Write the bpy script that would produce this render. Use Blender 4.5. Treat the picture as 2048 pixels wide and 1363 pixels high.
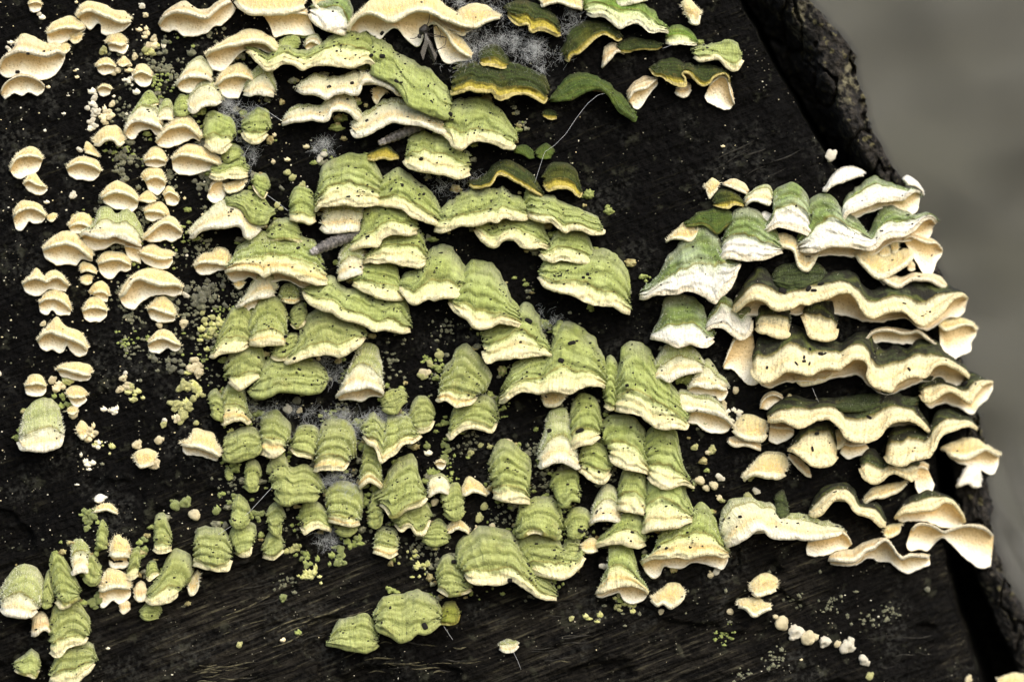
import bpy, math, random
import numpy as np
from mathutils import Vector
from mathutils.bvhtree import BVHTree

for o in list(bpy.data.objects):
    bpy.data.objects.remove(o, do_unlink=True)
scene = bpy.context.scene
COL = scene.collection
R_ = math.radians

# ---------------------------------------------------------------- camera, sky, sun, exposure
PX = 0.000125          # metres per photograph pixel on the cut face of the stump
DIST = 0.75            # camera to face
ZC = 0.52              # height of the face centre above the ground
cam = bpy.data.cameras.new('camera')
cam_o = bpy.data.objects.new('camera', cam)
COL.objects.link(cam_o)
cam_o.location = (0, -DIST, ZC)
cam_o.rotation_euler = (R_(90), 0, 0)
cam.sensor_width = 36.0
cam.lens = 36.0 * DIST / (2048 * PX)
cam.clip_start = 0.02
cam.clip_end = 400
cam.dof.use_dof = True
cam.dof.focus_distance = DIST - 0.004
cam.dof.aperture_fstop = 5.0
scene.camera = cam_o

world = bpy.data.worlds.new('World')
scene.world = world
world.use_nodes = True
wn = world.node_tree
bg = wn.nodes['Background']
sky = wn.nodes.new('ShaderNodeTexSky')
sky.sky_type = 'NISHITA'
sky.sun_disc = False
sky.sun_elevation = R_(40)
sky.sun_rotation = R_(150)
sky.air_density = 1.0
sky.dust_density = 4.0
sky.ozone_density = 1.0
wn.links.new(sky.outputs[0], bg.inputs[0])
bg.inputs[1].default_value = 0.15

sun = bpy.data.lights.new('sun', 'SUN')
sun.energy = 1.2
sun.angle = R_(70)
sun.color = (1.0, 0.995, 0.935)
sun_o = bpy.data.objects.new('sun', sun)
COL.objects.link(sun_o)
sun_o.location = (0.6, -1.2, 2.4)
sd = Vector((0.30, -1.0, 0.74))
sun_o.rotation_euler = sd.to_track_quat('Z', 'Y').to_euler()

vs = scene.view_settings
vs.view_transform = 'Standard'
vs.look = 'None'
vs.gamma = 1.0
vs.use_curve_mapping = False
vs.exposure = 0.83

# ---------------------------------------------------------------- helpers
def tag(o, label=None, cat=None, group=None, kind=None):
    if label: o['label'] = label
    if cat: o['category'] = cat
    if group: o['group'] = group
    if kind: o['kind'] = kind
    return o

def empty(name, loc=(0, 0, 0)):
    o = bpy.data.objects.new(name, None)
    o.empty_display_size = 0.005
    o.location = loc
    COL.objects.link(o)
    return o

def make_mesh(name, verts, faces, mat, smooth=True):
    """verts (n,3) array, faces (m,4) or (m,3) int array or list"""
    me = bpy.data.meshes.new(name)
    v = np.asarray(verts, dtype=np.float32)
    if isinstance(faces, np.ndarray):
        k = faces.shape[1]
        me.vertices.add(len(v))
        me.vertices.foreach_set('co', v.ravel())
        me.loops.add(faces.size)
        me.loops.foreach_set('vertex_index', faces.astype(np.int32).ravel())
        me.polygons.add(len(faces))
        me.polygons.foreach_set('loop_start', np.arange(0, faces.size, k, dtype=np.int32))
        me.polygons.foreach_set('loop_total', np.full(len(faces), k, dtype=np.int32))
        me.update(calc_edges=True)
    else:
        me.from_pydata([tuple(p) for p in v], [], faces)
        me.update()
    if smooth:
        me.polygons.foreach_set('use_smooth', np.ones(len(me.polygons), dtype=bool))
    me.materials.append(mat)
    return me

def add_obj(name, me, parent=None, loc=None):
    o = bpy.data.objects.new(name, me)
    if parent is not None: o.parent = parent
    if loc is not None: o.location = loc
    COL.objects.link(o)
    return o

def fattr(me, name, data):
    a = me.attributes.new(name, 'FLOAT', 'POINT')
    a.data.foreach_set('value', np.asarray(data, dtype=np.float32))

_lat = np.random.RandomState(7).rand(512, 512).astype(np.float32)
def vnoise(x, y):
    xi = np.floor(x).astype(int); yi = np.floor(y).astype(int)
    fx = x - xi; fy = y - yi
    fx = fx * fx * (3 - 2 * fx); fy = fy * fy * (3 - 2 * fy)
    a = _lat[xi & 511, yi & 511]; b = _lat[(xi + 1) & 511, yi & 511]
    c = _lat[xi & 511, (yi + 1) & 511]; d = _lat[(xi + 1) & 511, (yi + 1) & 511]
    return (a * (1 - fx) + b * fx) * (1 - fy) + (c * (1 - fx) + d * fx) * fy
def fbm(x, y, o=4, g=0.5):
    s = 0; a = 1; t = 0
    for i in range(o):
        s = s + a * vnoise(x * 2 ** i + 17.3 * i, y * 2 ** i + 9.1 * i); t += a; a *= g
    return s / t - 0.5
def sstep(a, b, x):
    t = np.clip((x - a) / (b - a), 0, 1)
    return t * t * (3 - 2 * t)

def ybase(px, py):
    """the cut face turns away from the camera towards the bark"""
    t = np.maximum(np.asarray(px, float) - 1400, 0) / 600
    return 0.019 * t * t
def place(px, py, dep):
    """point of the face at photograph pixel (px,py), standing dep pixels proud of the face"""
    px = np.asarray(px, float); py = np.asarray(py, float)
    y = ybase(px, py) - np.asarray(dep, float) * PX
    k = (DIST + y) / DIST
    return np.stack([(px - 1024) * PX * k, y + 0 * px, ZC + (681.5 - py) * PX * k], -1)

# ---------------------------------------------------------------- materials
class NT:
    def __init__(self, name):
        self.m = bpy.data.materials.new(name)
        self.m.use_nodes = True
        self.t = self.m.node_tree
        self.b = self.t.nodes['Principled BSDF']
        self.b.inputs['Specular IOR Level'].default_value = 0.25
    def n(self, typ, ins=None, **kw):
        nd = self.t.nodes.new('ShaderNode' + typ)
        for k, v in kw.items(): setattr(nd, k, v)
        for k, v in (ins or {}).items(): self.set(nd.inputs[k], v)
        return nd
    def set(self, sock, v):
        if isinstance(v, bpy.types.NodeSocket): self.t.links.new(v, sock)
        elif isinstance(v, tuple) and len(v) == 3 and sock.type == 'RGBA': sock.default_value = (*v, 1)
        else: sock.default_value = v
    def math(self, op, a, b=0.0, c=None, clamp=False):
        nd = self.n('Math', {0: a, 1: b}, operation=op, use_clamp=clamp)
        if c is not None: self.set(nd.inputs[2], c)
        return nd.outputs[0]
    def mr(self, x, a, b, c=0.0, d=1.0, smooth=True):
        nd = self.n('MapRange', {0: x, 1: a, 2: b, 3: c, 4: d})
        nd.interpolation_type = 'SMOOTHSTEP' if smooth else 'LINEAR'
        return nd.outputs[0]
    def mix(self, f, a, b, mode='MIX'):
        nd = self.n('Mix', data_type='RGBA', blend_type=mode)
        self.set(nd.inputs[0], f); self.set(nd.inputs[6], a); self.set(nd.inputs[7], b)
        return nd.outputs[2]
    def ramp(self, x, stops):
        nd = self.n('ValToRGB', {0: x})
        cr = nd.color_ramp
        while len(cr.elements) < len(stops): cr.elements.new(0.5)
        for e, (p, c) in zip(cr.elements, stops):
            e.position = p; e.color = (*c, 1)
        return nd.outputs[0]
    def noise(self, vec, scale, detail=3, rough=0.55):
        nd = self.n('TexNoise', {'Scale': scale, 'Detail': detail, 'Roughness': rough})
        if vec is not None: self.set(nd.inputs['Vector'], vec)
        return nd.outputs[0]
    def voro(self, vec, scale, feature='F1'):
        nd = self.n('TexVoronoi', {'Scale': scale}, feature=feature)
        if vec is not None: self.set(nd.inputs['Vector'], vec)
        return nd.outputs[0]
    def attr(self, name, typ='GEOMETRY'):
        return self.n('Attribute', attribute_name=name, attribute_type=typ).outputs['Fac']
    def coord(self):
        return self.n('TexCoord').outputs['Object']
    def bump(self, h, strength=0.5, dist=0.0003, normal=None):
        nd = self.n('Bump', {'Height': h, 'Strength': strength, 'Distance': dist})
        if normal is not None: self.set(nd.inputs['Normal'], normal)
        return nd.outputs[0]
    def base(self, c): self.set(self.b.inputs['Base Color'], c)

GREEN = dict(a=(0.42, 0.505, 0.145), b=(0.235, 0.285, 0.06), pale=(0.66, 0.755, 0.32), mid=(0.82, 0.81, 0.43), och=(0.84, 0.71, 0.36), lip=(0.89, 0.81, 0.50), crown=(0.27, 0.28, 0.19), groove=(0.12, 0.145, 0.03))
KINDS = {
 'g': GREEN,
 'o': dict(GREEN, mid=(0.79, 0.72, 0.38), och=(0.80, 0.55, 0.20), lip=(0.85, 0.77, 0.48)),
 'L': dict(GREEN, a=(0.20, 0.33, 0.05), b=(0.09, 0.16, 0.02), pale=(0.58, 0.72, 0.27), mid=(0.68, 0.74, 0.40), och=(0.74, 0.72, 0.42), lip=(0.84, 0.80, 0.58), crown=(0.08, 0.09, 0.04)),
 'W': dict(GREEN, a=(0.27, 0.38, 0.09), b=(0.10, 0.145, 0.04), pale=(0.70, 0.79, 0.55), mid=(0.88, 0.86, 0.76), och=(0.88, 0.85, 0.72), lip=(0.88, 0.80, 0.60), crown=(0.22, 0.22, 0.16)),
 'l': dict(GREEN, a=(0.52, 0.58, 0.25), b=(0.34, 0.39, 0.13), pale=(0.74, 0.75, 0.47), mid=(0.84, 0.79, 0.54), och=(0.81, 0.62, 0.29), lip=(0.90, 0.85, 0.67), crown=(0.42, 0.41, 0.28)),
 'c': dict(GREEN, a=(0.79, 0.72, 0.42), b=(0.66, 0.56, 0.28), pale=(0.87, 0.78, 0.43), mid=(0.87, 0.72, 0.33), och=(0.83, 0.58, 0.20), lip=(0.91, 0.85, 0.60), crown=(0.74, 0.70, 0.46)),
 'w': dict(GREEN, a=(0.80, 0.78, 0.66), b=(0.74, 0.70, 0.55), pale=(0.86, 0.83, 0.72), mid=(0.88, 0.86, 0.78), och=(0.87, 0.82, 0.66), lip=(0.88, 0.83, 0.68), crown=(0.60, 0.58, 0.45)),
 't': dict(GREEN, a=(0.60, 0.47, 0.26), b=(0.48, 0.35, 0.17), pale=(0.78, 0.70, 0.45), mid=(0.80, 0.68, 0.40), och=(0.72, 0.50, 0.21), lip=(0.88, 0.81, 0.60), crown=(0.50, 0.42, 0.27)),
 'R': dict(GREEN, a=(0.085, 0.10, 0.042), b=(0.022, 0.022, 0.014), pale=(0.74, 0.70, 0.46), mid=(0.88, 0.79, 0.48), och=(0.86, 0.69, 0.34), lip=(0.90, 0.79, 0.47), crown=(0.008, 0.007, 0.006)),  # ribbon shelves: mossy cap, with shade painted near-black towards the attachment
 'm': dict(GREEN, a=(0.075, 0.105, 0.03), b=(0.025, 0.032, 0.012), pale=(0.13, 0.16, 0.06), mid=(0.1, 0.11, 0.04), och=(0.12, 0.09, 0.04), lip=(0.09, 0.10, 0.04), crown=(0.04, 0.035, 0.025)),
 'y': dict(GREEN, a=(0.058, 0.085, 0.015), b=(0.022, 0.030, 0.008), pale=(0.17, 0.165, 0.02), mid=(0.46, 0.38, 0.05), och=(0.50, 0.41, 0.08), lip=(0.60, 0.51, 0.20), crown=(0.035, 0.038, 0.022)),
 'y2': dict(GREEN, a=(0.26, 0.30, 0.045), b=(0.15, 0.17, 0.025), pale=(0.44, 0.44, 0.10), mid=(0.58, 0.52, 0.16), och=(0.6, 0.5, 0.15), lip=(0.5, 0.46, 0.16), crown=(0.2, 0.16, 0.09)),
 'd': dict(GREEN, a=(0.085, 0.14, 0.022), b=(0.04, 0.06, 0.014), pale=(0.16, 0.22, 0.03), mid=(0.34, 0.34, 0.08), och=(0.4, 0.36, 0.1), lip=(0.16, 0.2, 0.05), crown=(0.05, 0.055, 0.03)),
}

def cap_material(k, P):
    m = NT('cap_' + k)
    co = m.coord()
    oi = m.attr('seed', 'OBJECT')
    seed = m.math('MULTIPLY', oi, 37.0)
    cs = m.n('VectorMath', {0: co, 1: seed}, operation='ADD').outputs[0]
    vv = m.attr('vv'); tt = m.attr('tt'); rr = m.attr('rr')
    n1 = m.noise(cs, 420, 3)
    n2 = m.noise(cs, 1500, 3)
    n3 = m.noise(cs, 130, 2)
    # concentric zones of the cap
    ph = m.math('ADD', m.math('MULTIPLY', vv, 46.0), m.math('MULTIPLY', n3, 16.0))
    z = m.math('MULTIPLY_ADD', m.math('SINE', ph), 0.5, 0.5)
    z = m.math('ADD', m.math('MULTIPLY', z, 0.5), m.math('MULTIPLY', m.math('SUBTRACT', n1, 0.3), 1.1), clamp=True)
    cap = m.mix(z, P['b'], P['a'])
    bl = m.mr(n3, 0.46, 0.68)
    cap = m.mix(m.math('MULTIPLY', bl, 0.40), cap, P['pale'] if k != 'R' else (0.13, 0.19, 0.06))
    if k in ('g', 'o', 'l'):
        cap = m.mix(m.attr('olive', 'OBJECT'), cap, m.mix(z, (0.24, 0.255, 0.07), (0.47, 0.495, 0.18)))
    n6 = m.noise(cs, 230, 4, 0.65)
    if k not in ('c', 'w', 't'):
        cap = m.mix(m.math('MULTIPLY', m.mr(n6, 0.56, 0.70), 0.55), cap, tuple(0.45 * x for x in P['b']))
        cap = m.mix(m.math('MULTIPLY', m.mr(m.noise(cs, 165, 4, 0.6), 0.60, 0.70), 0.5), cap, tuple(0.5 * x + y for x, y in zip(P['a'], (0.10, 0.05, 0.02))))
    if k == 'R':
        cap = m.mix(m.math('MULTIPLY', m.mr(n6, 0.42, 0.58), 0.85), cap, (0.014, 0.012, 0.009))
    # dusty crown next to the wood; on R it is painted shade
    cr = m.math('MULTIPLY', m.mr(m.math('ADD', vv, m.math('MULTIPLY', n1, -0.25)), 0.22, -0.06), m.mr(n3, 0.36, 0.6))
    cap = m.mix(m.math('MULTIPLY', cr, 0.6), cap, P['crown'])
    gr = m.attr('gr')
    cap = m.mix(m.math('MULTIPLY', gr, m.mr(n1, 0.25, 0.6, 0.25, 0.85)), cap, P['groove'] if k in 'goLWdR' else tuple(0.75 * x for x in P['b']))
    # ochre-brown line where the old cap meets the new margin
    tn = m.math('ADD', tt, m.math('MULTIPLY', m.math('SUBTRACT', n1, 0.5), 0.10))
    line = m.math('MULTIPLY', m.mr(tn, -0.07, -0.015), m.mr(tn, 0.035, 0.0))
    cap = m.mix(m.math('MULTIPLY', line, 0.55), cap, (0.26, 0.20, 0.045))
    rn = m.math('ADD', rr, m.math('MULTIPLY', m.math('SUBTRACT', n1, 0.5), 0.22))
    marg = m.ramp(rn, [(0.0, P['pale']), (0.34, P['mid']), (0.62, P['och']), (0.78, P['mid']), (0.90, P['lip']), (1.0, P['lip'])])
    marg = m.mix(m.math('MULTIPLY', m.mr(n3, 0.5, 0.75), 0.35), marg, P['lip'])
    f = m.mr(tn, -0.05, 0.10) if k in ('y', 'd', 'L', 'R') else m.mr(tn, -0.012, 0.028)
    colr = m.mix(f, cap, marg)
    colr = m.mix(m.math('MULTIPLY', m.mr(n2, 0.48, 0.70), 0.38), colr, P['b'])
    # radial fibrils of the felt
    fv = m.n('CombineXYZ', {0: m.math('MULTIPLY', m.attr('su'), 0.22), 1: m.math('MULTIPLY', vv, 2.2), 2: seed}).outputs[0]
    fb = m.noise(fv, 1.0, 4, 0.65)
    fc = m.mr(fb, 0.30, 0.72, 0.80, 1.10)
    colr = m.mix(1.0, colr, m.n('CombineXYZ', {0: fc, 1: fc, 2: fc}).outputs[0], 'MULTIPLY')
    # specks of dirt lying in the felt
    vd = m.voro(cs, 900)
    sp = m.math('MULTIPLY', m.mr(vd, 0.20, 0.12), m.mr(m.noise(cs, 190, 2), 0.46, 0.60))
    colr = m.mix(m.math('MULTIPLY', sp, m.mix(f, (0.85,) * 3, (0.25,) * 3)), colr, (0.02, 0.018, 0.012))
    m.base(colr)
    m.b.inputs['Roughness'].default_value = 0.85
    m.b.inputs['Specular IOR Level'].default_value = 0.15
    m.b.inputs['Sheen Weight'].default_value = 0.02 if k in ('y', 'd', 'm', 'y2', 'L', 'R') else 0.12
    m.b.inputs['Sheen Roughness'].default_value = 0.6
    h = m.math('ADD', m.math('MULTIPLY', m.noise(cs, 2600, 3, 0.7), 0.6), m.math('ADD', m.math('MULTIPLY', n1, 0.7), m.math('MULTIPLY', fb, 0.9)))
    m.set(m.b.inputs['Normal'], m.bump(h, 0.9, 0.0010))
    return m.m

def pore_material(dark=False, green=False):
    m = NT('pore_surface' + ('_dark' if dark else '_green' if green else ''))
    co = m.coord()
    ww = m.attr('ww')
    n1 = m.noise(co, 350, 3)
    wn_ = m.math('ADD', ww, m.math('MULTIPLY', m.math('SUBTRACT', n1, 0.5), 0.5))
    if dark:
        st = [(0, (0.40, 0.30, 0.12)), (0.3, (0.22, 0.15, 0.06)), (0.75, (0.18, 0.13, 0.07)), (1.0, (0.22, 0.19, 0.11))]
    else:
        st = [(0, (0.85, 0.76, 0.50)), (0.07, (0.73, 0.54, 0.26)), (0.36, (0.72, 0.56, 0.31)), (0.62, (0.82, 0.74, 0.53)), (0.84, (0.87, 0.83, 0.68)), (1.0, (0.88, 0.85, 0.73))]
    if green: st = [(0, (0.24, 0.29, 0.08)), (0.2, (0.26, 0.27, 0.10)), (0.5, (0.34, 0.30, 0.15)), (1.0, (0.4, 0.36, 0.2))]
    c = m.ramp(wn_, st)
    vd = m.voro(co, 1500)
    pit = m.math('MULTIPLY', m.mr(vd, 0.34, 0.12), m.mr(wn_, 1.0, 0.45))
    c = m.mix(m.math('MULTIPLY', pit, 0.55), c, (0.30, 0.18, 0.06))
    m.base(c)
    m.b.inputs['Roughness'].default_value = 0.9
    m.b.inputs['Specular IOR Level'].default_value = 0.1
    m.set(m.b.inputs['Normal'], m.bump(m.math('ADD', vd, m.math('MULTIPLY', n1, 0.6)), 0.5, 0.0005))
    return m.m

def plain_material(name, c1, c2, scale=900, rough=0.8, spec=0.2, bump=0.5, dist=0.0004, sheen=0.0):
    m = NT(name)
    co = m.coord()
    oi = m.n('ObjectInfo').outputs['Random']
    cs = m.n('VectorMath', {0: co, 1: m.math('MULTIPLY', oi, 11.0)}, operation='ADD').outputs[0]
    n = m.noise(cs, scale, 4)
    m.base(m.mix(m.mr(n, 0.32, 0.68), c1, c2))
    m.b.inputs['Roughness'].default_value = rough
    m.b.inputs['Specular IOR Level'].default_value = spec
    m.b.inputs['Sheen Weight'].default_value = sheen
    m.set(m.b.inputs['Normal'], m.bump(n, bump, dist))
    return m.m

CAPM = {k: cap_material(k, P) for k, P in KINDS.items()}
POREM = pore_material(); POREMD = pore_material(True); POREG = pore_material(False, True)
FUZZM = {k: plain_material('fuzz_' + k, tuple(0.6 * x + 0.34 for x in P['pale']) if k in ('c', 'l', 'w', 't', 'W', 'o', 'R') else tuple(0.6 * x + 0.16 for x in P['a']),
         tuple(0.6 * x + 0.3 for x in P['pale']) if k in ('c', 'l', 'w', 't', 'W', 'o', 'R') else P['pale'], bump=0) for k, P in KINDS.items()}

# ---------------------------------------------------------------- the setting behind the stump
def ground_z(x, y):
    r = sstep(0.9, 5.0, y) * 1.9 + sstep(5, 60, y) * 5.0
    return r + 0.10 * fbm(x * 0.7 + 50, y * 0.7 + 50, 3) * sstep(0.6, 2.0, y) + 0.03 * fbm(x * 4 + 9, y * 4 + 3, 3)

def ground():
    n = 181
    t = np.linspace(-1, 1, n)
    xs = 60 * np.sign(t) * np.abs(t) ** 2.6
    ys = 31 + 0 * t
    u = np.linspace(0, 1, n)
    ys = -4 + 70 * u ** 2.6
    X, Y = np.meshgrid(xs, ys, indexing='ij')
    Z = ground_z(X, Y)
    V = np.stack([X, Y, Z], -1).reshape(-1, 3)
    i, j = np.meshgrid(np.arange(n - 1), np.arange(n - 1), indexing='ij')
    a = (i * n + j).ravel()
    F = np.stack([a, a + n, a + n + 1, a + 1], -1)
    m = NT('forest_floor')
    co = m.coord()
    n1 = m.noise(co, 1.3, 4); n2 = m.noise(co, 14, 5); n3 = m.noise(co, 90, 3)
    c = m.mix(m.mr(n2, 0.35, 0.65), (0.064, 0.062, 0.046), (0.080, 0.078, 0.062))
    c = m.mix(m.mr(n1, 0.52, 0.62), c, (0.058, 0.057, 0.033))
    c = m.mix(m.math('MULTIPLY', m.mr(n3, 0.5, 0.7), 0.4), c, (0.035, 0.031, 0.024))
    m.base(c)
    m.b.inputs['Roughness'].default_value = 0.95
    m.set(m.b.inputs['Normal'], m.bump(n3, 0.6, 0.02))
    o = add_obj('ground', make_mesh('ground', V, F, m.m))
    tag(o, 'grey-brown forest floor with leaf litter behind the stump', 'ground', kind='structure')
ground()

def leaf_litter():
    rs = np.random.RandomState(3)
    V = []; F = []
    for k in range(1500):
        y = rs.uniform(0.7, 5.5); x = rs.uniform(-1.5, 2.6)
        z = float(ground_z(np.array([x]), np.array([y]))[0]) + 0.012
        L = rs.uniform(0.03, 0.06); w = L * rs.uniform(0.35, 0.6)
        an = rs.uniform(0, 6.28); ti = rs.uniform(-0.5, 0.5)
        d = np.array([math.cos(an), math.sin(an), 0.35 * ti + 0.2]); d /= np.linalg.norm(d)
        s = np.array([-math.sin(an), math.cos(an), ti]); s /= np.linalg.norm(s)
        up = np.cross(d, s)
        c = np.array([x, y, z])
        b = len(V)
        V += [c - d * L, c - d * L * .3 + s * w + up * .006, c + d * L * .4 + s * w * .8 + up * .008, c + d * L,
              c + d * L * .4 - s * w * .8 + up * .008, c - d * L * .3 - s * w + up * .006, c]
        F += [(b, b + 6, b + 1), (b + 1, b + 6, b + 2), (b + 2, b + 6, b + 3), (b + 3, b + 6, b + 4), (b + 4, b + 6, b + 5), (b + 5, b + 6, b)]
    mt = plain_material('dead_leaves', (0.056, 0.053, 0.04), (0.088, 0.085, 0.069), scale=9, bump=0)
    o = add_obj('leaf_litter', make_mesh('leaf_litter', V, F, mt, smooth=False))
    tag(o, 'dead grey-brown leaves strewn over the forest floor behind the stump', 'leaves', kind='stuff')
leaf_litter()

def tube(path, radii, seg=10, closed_ends=True):
    P = np.asarray(path, float); n = len(P)
    T = np.gradient(P, axis=0); T /= np.linalg.norm(T, axis=1)[:, None] + 1e-12
    ref = np.array([0.0, 0, 1]) if abs(T[0][2]) < 0.9 else np.array([0, 1.0, 0])
    V = []; F = []
    N = np.cross(T[0], ref); N /= np.linalg.norm(N)
    for i in range(n):
        N = N - T[i] * N.dot(T[i]); N /= np.linalg.norm(N); B = np.cross(T[i], N)
        for k in range(seg):
            a = 2 * math.pi * k / seg
            V.append(P[i] + radii[i] * (math.cos(a) * N + math.sin(a) * B))
    for i in range(n - 1):
        for k in range(seg):
            k2 = (k + 1) % seg
            F.append((i * seg + k, i * seg + k2, (i + 1) * seg + k2, (i + 1) * seg + k))
    if closed_ends:
        F.append(tuple(range(seg))[::-1]); F.append(tuple((n - 1) * seg + k for k in range(seg)))
    return V, F

def bg_log():
    rs = np.random.RandomState(5)
    y = 2.6
    xs = np.linspace(0.25, 2.2, 26)
    path = [(x, y + 0.15 * (x - 0.6), float(ground_z(np.array([x]), np.array([y]))[0]) * 0.2 + 0.62 + 0.05 * (x - 0.6)) for x in xs]
    path = [(x, yy, 0.50 - 0.02 * (x - 0.6)) for (x, yy, z) in path]
    rad = [0.085 + 0.012 * rs.randn() * 0.5 for _ in xs]
    V, F = tube(path, rad, 18)
    V = np.array(V); V += 0.01 * rs.randn(*V.shape)
    mt = plain_material('mossy_bark', (0.026, 0.025, 0.011), (0.045, 0.043, 0.02), scale=20, bump=0.4, dist=0.01)
    o = add_obj('fallen_log', make_mesh('fallen_log', V, F, mt))
    tag(o, 'blurred olive mossy log lying on the bank behind the stump', 'log')
bg_log()

# ---------------------------------------------------------------- the stump: cut face, bark, trunk, splinters
EDGE = ([-200, 0, 90, 230, 330, 400, 600, 860, 1080, 1200, 1363, 1520], [1360, 1470, 1525, 1605, 1665, 1735, 1812, 1862, 1882, 1905, 1955, 2010])
BIN = ([-200, 0, 130, 230, 330, 430, 600, 860, 1080, 1200, 1363, 1520], [1385, 1496, 1562, 1622, 1688, 1765, 1832, 1890, 1930, 1975, 2052, 2110])
BOUT = ([-200, 0, 60, 110, 165, 240, 330, 400, 600, 830, 960, 1080, 1150, 1220, 1363, 1520], [1560, 1618, 1668, 1702, 1722, 1740, 1788, 1830, 1890, 1950, 1978, 1984, 2004, 2050, 2130, 2200])
stump = empty('tree_stump', (0, 0.15, 0))
tag(stump, 'black rotting tree stump with cracked bark, covered in bracket fungi', 'stump')
def rel(V): return np.asarray(V) - np.array([0, 0.15, 0])

def wood_height(px, py):
    ca, sa = math.cos(R_(21)), math.sin(R_(21))
    a = px * ca - py * sa; b = px * sa + py * ca
    low = 0.35 + 0.65 * sstep(1000, 1200, py) + 0.35 * sstep(1150, 1450, px) * (py < 620)
    h = -6 + 14 * fbm(px / 140, py / 140, 3)
    h = h + low * (16 * fbm(a / 190, b / 17, 4) + 8 * fbm(a / 50 + 40, b / 6, 3))
    h = h + 6 * fbm(px / 14, py / 14, 3) + 4 * fbm(px / 6 + 5, py / 6, 2)
    # a broken block of wood low on the left, and the grained shelf under the brackets
    ln = np.interp(px, [0, 60, 150, 230, 330, 460], [1120, 1075, 990, 945, 965, 1010]) + 40 * fbm(px / 60, py / 60, 3)
    blk = sstep(-10, 14, py - ln) * sstep(1150, 1090, py + 40 * fbm(px / 50 + 3, py / 50, 2)) * sstep(330, 250, px)
    h = h + 17 * blk
    # broken ledges
    h = h - 16 * sstep(0.10, 0.16, fbm(px / 170 + 31, py / 90 + 7, 3)) * sstep(880, 1100, py)
    return h

def wood_face():
    nx, ny = 760, 560
    V = np.zeros((nx, ny, 3))
    py = np.linspace(-160, 1520, ny)
    ed = np.interp(py, *EDGE)
    u = np.linspace(0, 1, nx)
    ug = np.where(u < 0.93, u / 0.93, 1 + (u - 0.93) / 0.07)
    gapw = (np.interp(py, *BIN) + 22 - ed)[None, :]
    PXg = np.where(ug[:, None] <= 1, -170 + (ed[None, :] + 170) * ug[:, None], ed[None, :] + (ug[:, None] - 1) * gapw)
    PYg = np.broadcast_to(py[None, :], PXg.shape)
    wob = 18 * fbm(PYg / 60, PYg * 0 + 3.3, 3)
    PXg = PXg + wob * sstep(0.7, 1.0, ug)[:, None]
    dep = wood_height(PXg, PYg)
    over = np.clip(ug - 1, 0, 1)[:, None]
    dep = dep - 10 * sstep(0.97, 1.0, ug)[:, None] - 420 * sstep(0, 0.35, over)
    V = place(PXg, PYg, dep).reshape(-1, 3)
    i, j = np.meshgrid(np.arange(nx - 1), np.arange(ny - 1), indexing='ij')
    a = (i * ny + j).ravel()
    F = np.stack([a, a + 1, a + ny + 1, a + ny], -1)
    m = NT('wet_rotten_wood')
    co = m.coord()
    mp = m.n('Mapping', {'Vector': co, 'Rotation': (0, R_(21), 0)})
    mp2 = m.n('Mapping', {'Vector': mp.outputs[0], 'Scale': (30, 200, 480)}).outputs[0]
    fib = m.noise(mp2, 3.0, 5, 0.6)
    n1 = m.noise(co, 30, 4); n2 = m.noise(co, 900, 4); n4 = m.noise(co, 230, 3)
    c = m.mix(m.mr(n2, 0.35, 0.7), (0.0007, 0.0007, 0.0006), (0.0030, 0.0028, 0.0026))
    gz = m.n('SeparateXYZ', {0: co}).outputs[2]
    lowz = m.mr(gz, ZC - 0.028, ZC - 0.07)
    st = m.math('MULTIPLY', m.mr(fib, 0.57, 0.74), m.math('ADD', m.math('MULTIPLY', m.mr(n1, 0.42, 0.6), 0.22), m.math('MULTIPLY', m.math('MULTIPLY', m.mr(n1, 0.40, 0.6), lowz), 0.45)))
    c = m.mix(m.math('MULTIPLY', m.math('MULTIPLY', lowz, m.mr(fib, 0.36, 0.66)), m.mr(n1, 0.42, 0.62, 0.12, 0.9)), c, (0.021, 0.0187, 0.0145))
    c = m.mix(st, c, (0.085, 0.078, 0.047))
    c = m.mix(m.math('MULTIPLY', m.mr(n4, 0.60, 0.72), 0.22), c, (0.085, 0.088, 0.06))
    n5 = m.noise(co, 62, 4, 0.65)
    c = m.mix(m.math('MULTIPLY', m.math('MULTIPLY', m.mr(n5, 0.50, 0.66), m.mr(n2, 0.42, 0.66)), 0.18), c, (0.11, 0.112, 0.098))
    # pin-point spores and grains caught in the pores
    vd = m.voro(co, 760)
    dots = m.math('MULTIPLY', m.mr(vd, 0.13, 0.07), m.mr(n4, 0.5, 0.6))
    c = m.mix(m.math('MULTIPLY', dots, 0.55), c, (0.5, 0.47, 0.36))
    m.base(c)
    m.set(m.b.inputs['Roughness'], m.mr(n4, 0.3, 0.7, 0.55, 0.85))
    m.b.inputs['Specular IOR Level'].default_value = 0.055
    h = m.math('ADD', m.math('MULTIPLY', n2, 0.6), m.math('ADD', m.math('MULTIPLY', fib, 0.9), m.math('MULTIPLY', n4, 0.6)))
    m.set(m.b.inputs['Normal'], m.bump(h, 0.8, 0.0012))
    me = make_mesh('cut_face', rel(V), F, m.m)
    add_obj('cut_face', me, stump)
wood_face()

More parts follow.
